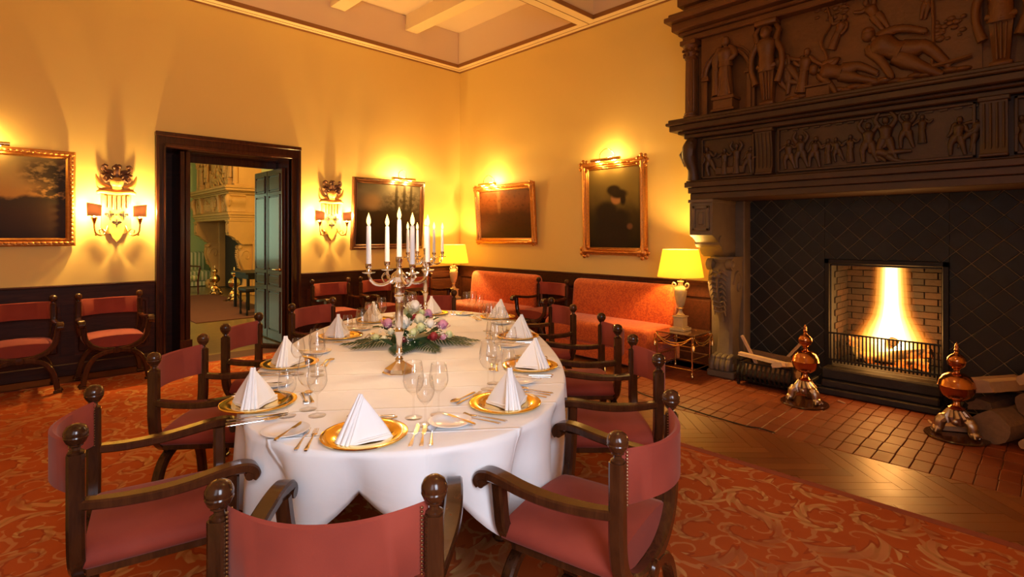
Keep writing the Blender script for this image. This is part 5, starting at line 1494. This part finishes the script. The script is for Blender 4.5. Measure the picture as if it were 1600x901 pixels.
# ------------------------------------------------------------------ hearth: andirons, log basket, logs
def andiron(x, y, label, par=None, mat1=COPPER, mat2=PEWTER, s=1.0, z=0, group='brass ball andirons at the fire'):
    t = thing('andiron', label, 'andiron', (x, y, z), PI, group); t.scale = (s, s, s)
    obj('ball', MB().lathe([(.02,.265),(.055,.278),(.09,.305),(.108,.345),(.112,.372),(.115,.376),(.112,.380),(.106,.41),(.085,.445),(.055,.468),(.022,.478)], 28), mat1, t)
    obj('upper_ball', MB().lathe([(.022,.476),(.018,.49),(.024,.505),(.035,.512),(.052,.53),(.058,.558),(.055,.58),(.036,.605),(.018,.615),(.011,.63),(.016,.642),(.010,.655),(.013,.668),(.008,.685),(.001,.70)], 24), mat1, t)
    obj('pedestal', MB().lathe([(.028,.20),(.05,.205),(.052,.215),(.035,.225),(.024,.24),(.022,.262),(.032,.268)], 20), mat1, t)
    m = MB(); m.ball((0,0,.145), .062, 14, 10, (.95,.9,1.1))
    for i in range(12): m.tube([(.045*math.cos(i*PI/6), .045*math.sin(i*PI/6), .195), (.075*math.cos(i*PI/6+.2), .075*math.sin(i*PI/6+.2), .15), (.07*math.cos(i*PI/6+.4), .07*math.sin(i*PI/6+.4), .10)], [.012,.018,.008], 6)
    m.ball((.06,0,.12), .028, 9, 7); m.ball((.055,.022,.155), .012, 7, 5); m.ball((.055,-.022,.155), .012, 7, 5)
    obj('lion_mask', m, mat2, t)
    for a in (PI*.36, -PI*.36, PI):
        c, s_ = .80*math.cos(a), .80*math.sin(a); m = MB()
        m.tube([(.03*c,.03*s_,.14),(.08*c,.08*s_,.135),(.125*c,.125*s_,.105),(.135*c,.135*s_,.06),(.15*c,.15*s_,.045)], [.03,.035,.038,.032,.03], 9)
        m.ball((.15*c,.15*s_,.046), .036, 9, 7, (1,1,.85)); m.ball((.115*c,.115*s_,.13), .03, 9, 7)
        for q_ in (-.3, 0, .3): m.tube([(.118*math.cos(a+q_*.3),.118*math.sin(a+q_*.3),.075),(.150*math.cos(a+q_*.9),.150*math.sin(a+q_*.9),.028)], [.012,.007], 6)
        obj('claw_foot', m, mat2, t)
    obj('base_plate', MB().lathe([(.19,0),(.195,.006),(.19,.013),(.0,.014)], 32, (.02,0,0)), WOOD, t)
    obj('billet_bar', MB().box(-.34, -.02, -.015, .015, .15, .18, .004), IRON, t, smooth=0)
    return t
andiron(5.20, 1.585, 'brass ball andiron left of the fire with pewter lion feet')
andiron(5.15, .535, 'brass ball andiron right of the fire in front of the split logs')
bk = thing('log_basket', 'black wrought iron log basket with curved bars beside the chimney leg', 'basket', (5.58, 2.01, 0), 0)
m = MB()
for z in (.045, .225): m.tube([(-.19,-.25,z),(-.19,.25,z),(.16,.25,z),(.16,-.25,z)], .008, 6, loop=True)
obj('rim', m, IRON, bk)
for i in range(12):
    y = -.24+i*.0436
    obj('bar', MB().tube([(-.19,y,.225),(-.205,y,.19),(-.235,y,.15),(-.245,y,.11),(-.225,y,.07),(-.19,y,.045)], 0, rect=(.020,.007), up=(1,0,0)), IRON, bk, smooth=30)
for x, y in ((-.19,-.25),(-.19,.25),(.16,-.25),(.16,.25)): obj('foot', MB().box(x-.012, x+.012, y-.012, y+.012, 0, .25), IRON, bk, smooth=0)
obj('basket_floor', MB().box(-.18, .15, -.24, .24, .04, .05), IRON, bk, smooth=0)
def log(label, L, r, seed, loc, rot, mat, split=True, group='firewood by the hearth'):
    q = random.Random(seed); mb = MB()
    if split:
        n = 5; base = [(-r, -r*.35), (r*.9, -r*.5), (r*1.0, r*.05), (r*.2, r*.55), (-r*.8, r*.35)]
        sec = []
        for i in range(n):
            a, b = base[i], base[(i+1) % n]
            for k in range(3): sec.append((a[0]+(b[0]-a[0])*k/3+q.uniform(-.06,.06)*r, a[1]+(b[1]-a[1])*k/3+q.uniform(-.06,.06)*r))
    else: sec = [(r*(1+.06*math.sin(5*a))*math.cos(a), r*(1+.06*math.cos(4*a))*math.sin(a)) for a in [2*PI*i/16 for i in range(16)]]
    rs = []
    for i in range(8):
        y = -L/2+L*i/7; rs.append([(a*(1+q.uniform(-.03,.03)), y+q.uniform(-.006,.006), b*(1+q.uniform(-.03,.03))) for a, b in sec])
    mb.rings(rs); o = obj('log', mb, mat, loc=loc, rot=rot, smooth=25)
    if not split:
        e = MB(); e.rings([[(a*.93, -L/2-.004, b*.93) for a, b in sec], [(a*.97, -L/2+.004, b*.97) for a, b in sec]]); obj('cut_end', e, SPLIT, o, smooth=0)
    return tag(o, label, 'log', group)
log('pale split log propped lengthwise along the front of the log basket', .46, .045, 1, (5.40,2.02,.285), (.08,.1,0), SPLIT)
log('pale squared log end sticking up at the right of the log basket', .30, .055, 2, (5.45,1.84,.25), (.15,.2,1.45), SPLIT)
log('thin pale stick rising at the back left of the log basket', .30, .028, 3, (5.48,2.19,.34), (1.1,0,.2), SPLIT)
log('reddish split log lying across the back of the log basket', .44, .06, 4, (5.60,2.0,.28), (.1,.3,.2), BARK)
log('dark round log lying low inside the log basket', .42, .07, 5, (5.52,2.02,.125), (0,0,.05), BARK, False)
log('second dark round log lying behind in the log basket', .40, .065, 6, (5.65,1.98,.13), (0,0,-.08), BARK, False)
log('slim orange-lit stick leaning against the tiles behind the basket', .34, .025, 7, (5.68,1.83,.36), (-.9,0,.4), SPLIT)
log('pale thick split log lying behind the right-hand andiron', .52, .11, 8, (5.50,.33,.355), (.05,.15,1.15), SPLIT)
log('reddish split log under the pale one right of the fire', .55, .08, 9, (5.55,.33,.225), (0,.1,1.25), BARK)
log('large dark round log with bark lying right of the fire', .46, .115, 10, (5.36,.26,.112), (0,0,1.2), BARK, False)
log('light squared log lying under the right-hand andiron', .34, .05, 11, (5.28,.50,.036), (0,0,.5), SPLIT)
log('split log at the far right bottom of the woodpile', .50, .08, 12, (5.30,.02,.07), (0,.2,1.1), SPLIT)
log('striped split log topmost at the far right of the woodpile', .50, .085, 13, (5.62,.06,.46), (0,.3,1.2), SPLIT)
log('brown round log in the middle of the far right woodpile', .50, .095, 14, (5.55,.06,.28), (0,0,1.25), BARK, False)
log('dark round log lowest at the back of the woodpile', .50, .10, 15, (5.72,.20,.10), (0,0,1.5), BARK, False)
em = obj('ember', MB().ball((0,0,0), .016, 9, 7, (1.2,.9,.8)), m_emit('ember_glow', (1,.42,.10), 6), loc=(5.80,.96,.147)); tag(em, 'single glowing ember lying on the step below the fire grate', 'ember')
# small bright scraps on the hearth
for x, y, a, lab in ((5.36,.72,.4,'small bright wood splinter beside the right-hand andiron foot'), (5.44,1.36,1.2,'small pale wood chip on the bricks before the fire')):
    tag(obj('wood_chip', MB().box(-.035, .035, -.008, .008, 0, .012, .003), SPLIT, loc=(x, y, .0), rot=(0,-.1,a), smooth=0), lab, 'wood')

# ------------------------------------------------------------------ next room: chimneypiece, seats, andirons
ch2 = chimneypiece('chimneypiece', 'tan carved chimneypiece with scroll legs seen through the doorway', (4.78, 15.55, 0), PI/2, TAN, TAN, TAN, detail=True)
obj('fire_recess', MB().box(-1.2, 1.2, .0, .012, 0, 1.86), SOOT, ch2, smooth=0)

andiron(4.0, 14.9, 'brass ball andiron by the far scroll leg in the next room', None, BRASS, BRASS, 1.05, 0, 'andirons in the next room')
andiron(3.93, 13.15, 'brass ball andiron standing nearer the doorway in the next room', None, BRASS, BRASS, 1.1, 0, 'andirons in the next room')
STRP = NT('striped_fabric'); v_ = STRP.coord(); s_ = STRP.n('ShaderNodeSeparateXYZ'); STRP.set(s_.inputs[0], v_)
STRP.bsdf(STRP.mix(STRP.step(STRP.math('PINGPONG', STRP.math('ADD', s_.outputs[0], s_.outputs[1]), .05), .02, .03), (.62,.60,.40), (.22,.30,.14)), .8)
sf = thing('sofa', 'green striped sofa against the wall of the next room', 'sofa', (3.7, 17.88, 0), 0)
obj('seat', rbox(MB(), -1.0, .9, -.45, .30, .15, .46, .08), STRP.m, sf, smooth=60); obj('backrest', rbox(MB(), -1.0, .9, .18, .38, .40, 1.0, .09), STRP.m, sf, smooth=60); obj('base', MB().box(-.98, .88, -.40, .35, .02, .18), STRP.m, sf, smooth=0)
ac = thing('striped_armchair', 'dark armed chair with striped cushion beside the scroll leg next door', 'armchair', (3.36, 15.40, 0), .25)
obj('seat', rbox(MB(), -.28, .28, -.28, .28, .36, .48, .04), STRP.m, ac, smooth=60); obj('backrest', rbox(MB(), -.28, .28, .22, .30, .5, .95, .03), STRP.m, ac, smooth=60)
for s in (-1, 1):
    obj('arm', MB().tube([(s*.3,.25,.7),(s*.31,0,.70),(s*.31,-.25,.70),(s*.31,-.30,.66),(s*.30,-.26,.5),(s*.29,-.26,.36)], .022, 8), WOODD, ac)
    for y in (-.26, .26): obj('leg', MB().tube([(s*.28,y,.36),(s*.28,y*1.05,0)], [.025,.018], 8), WOODD, ac)
tb = thing('writing_table', 'black table standing in the next room by the folded door', 'table', (3.95, 11.55, 0), 0)
obj('table_top', MB().box(-.42, .42, -.45, .45, .72, .76, .004), IRON, tb, smooth=0)
obj('drawer_box', MB().box(-.36, .36, -.40, .40, .62, .72), IRON, tb, smooth=0)
for sx in (-1, 1):
    for sy in (-1, 1): obj('leg', MB().box(sx*.36-.025, sx*.36+.025, sy*.39-.025, sy*.39+.025, 0, .64, .004), IRON, tb, smooth=0)
st = thing('stool', 'black stool before the table in the next room', 'stool', (3.52, 10.62, 0), 0)
obj('seat', rbox(MB(), -.22, .22, -.22, .22, .44, .52, .03), IRON, st, smooth=60)
for sx in (-1, 1):
    for sy in (-1, 1): obj('leg', MB().lathe([(.018,0),(.022,.05),(.015,.1),(.024,.25),(.016,.34),(.024,.45)], 10, (sx*.18, sy*.18, 0)), IRON, st)
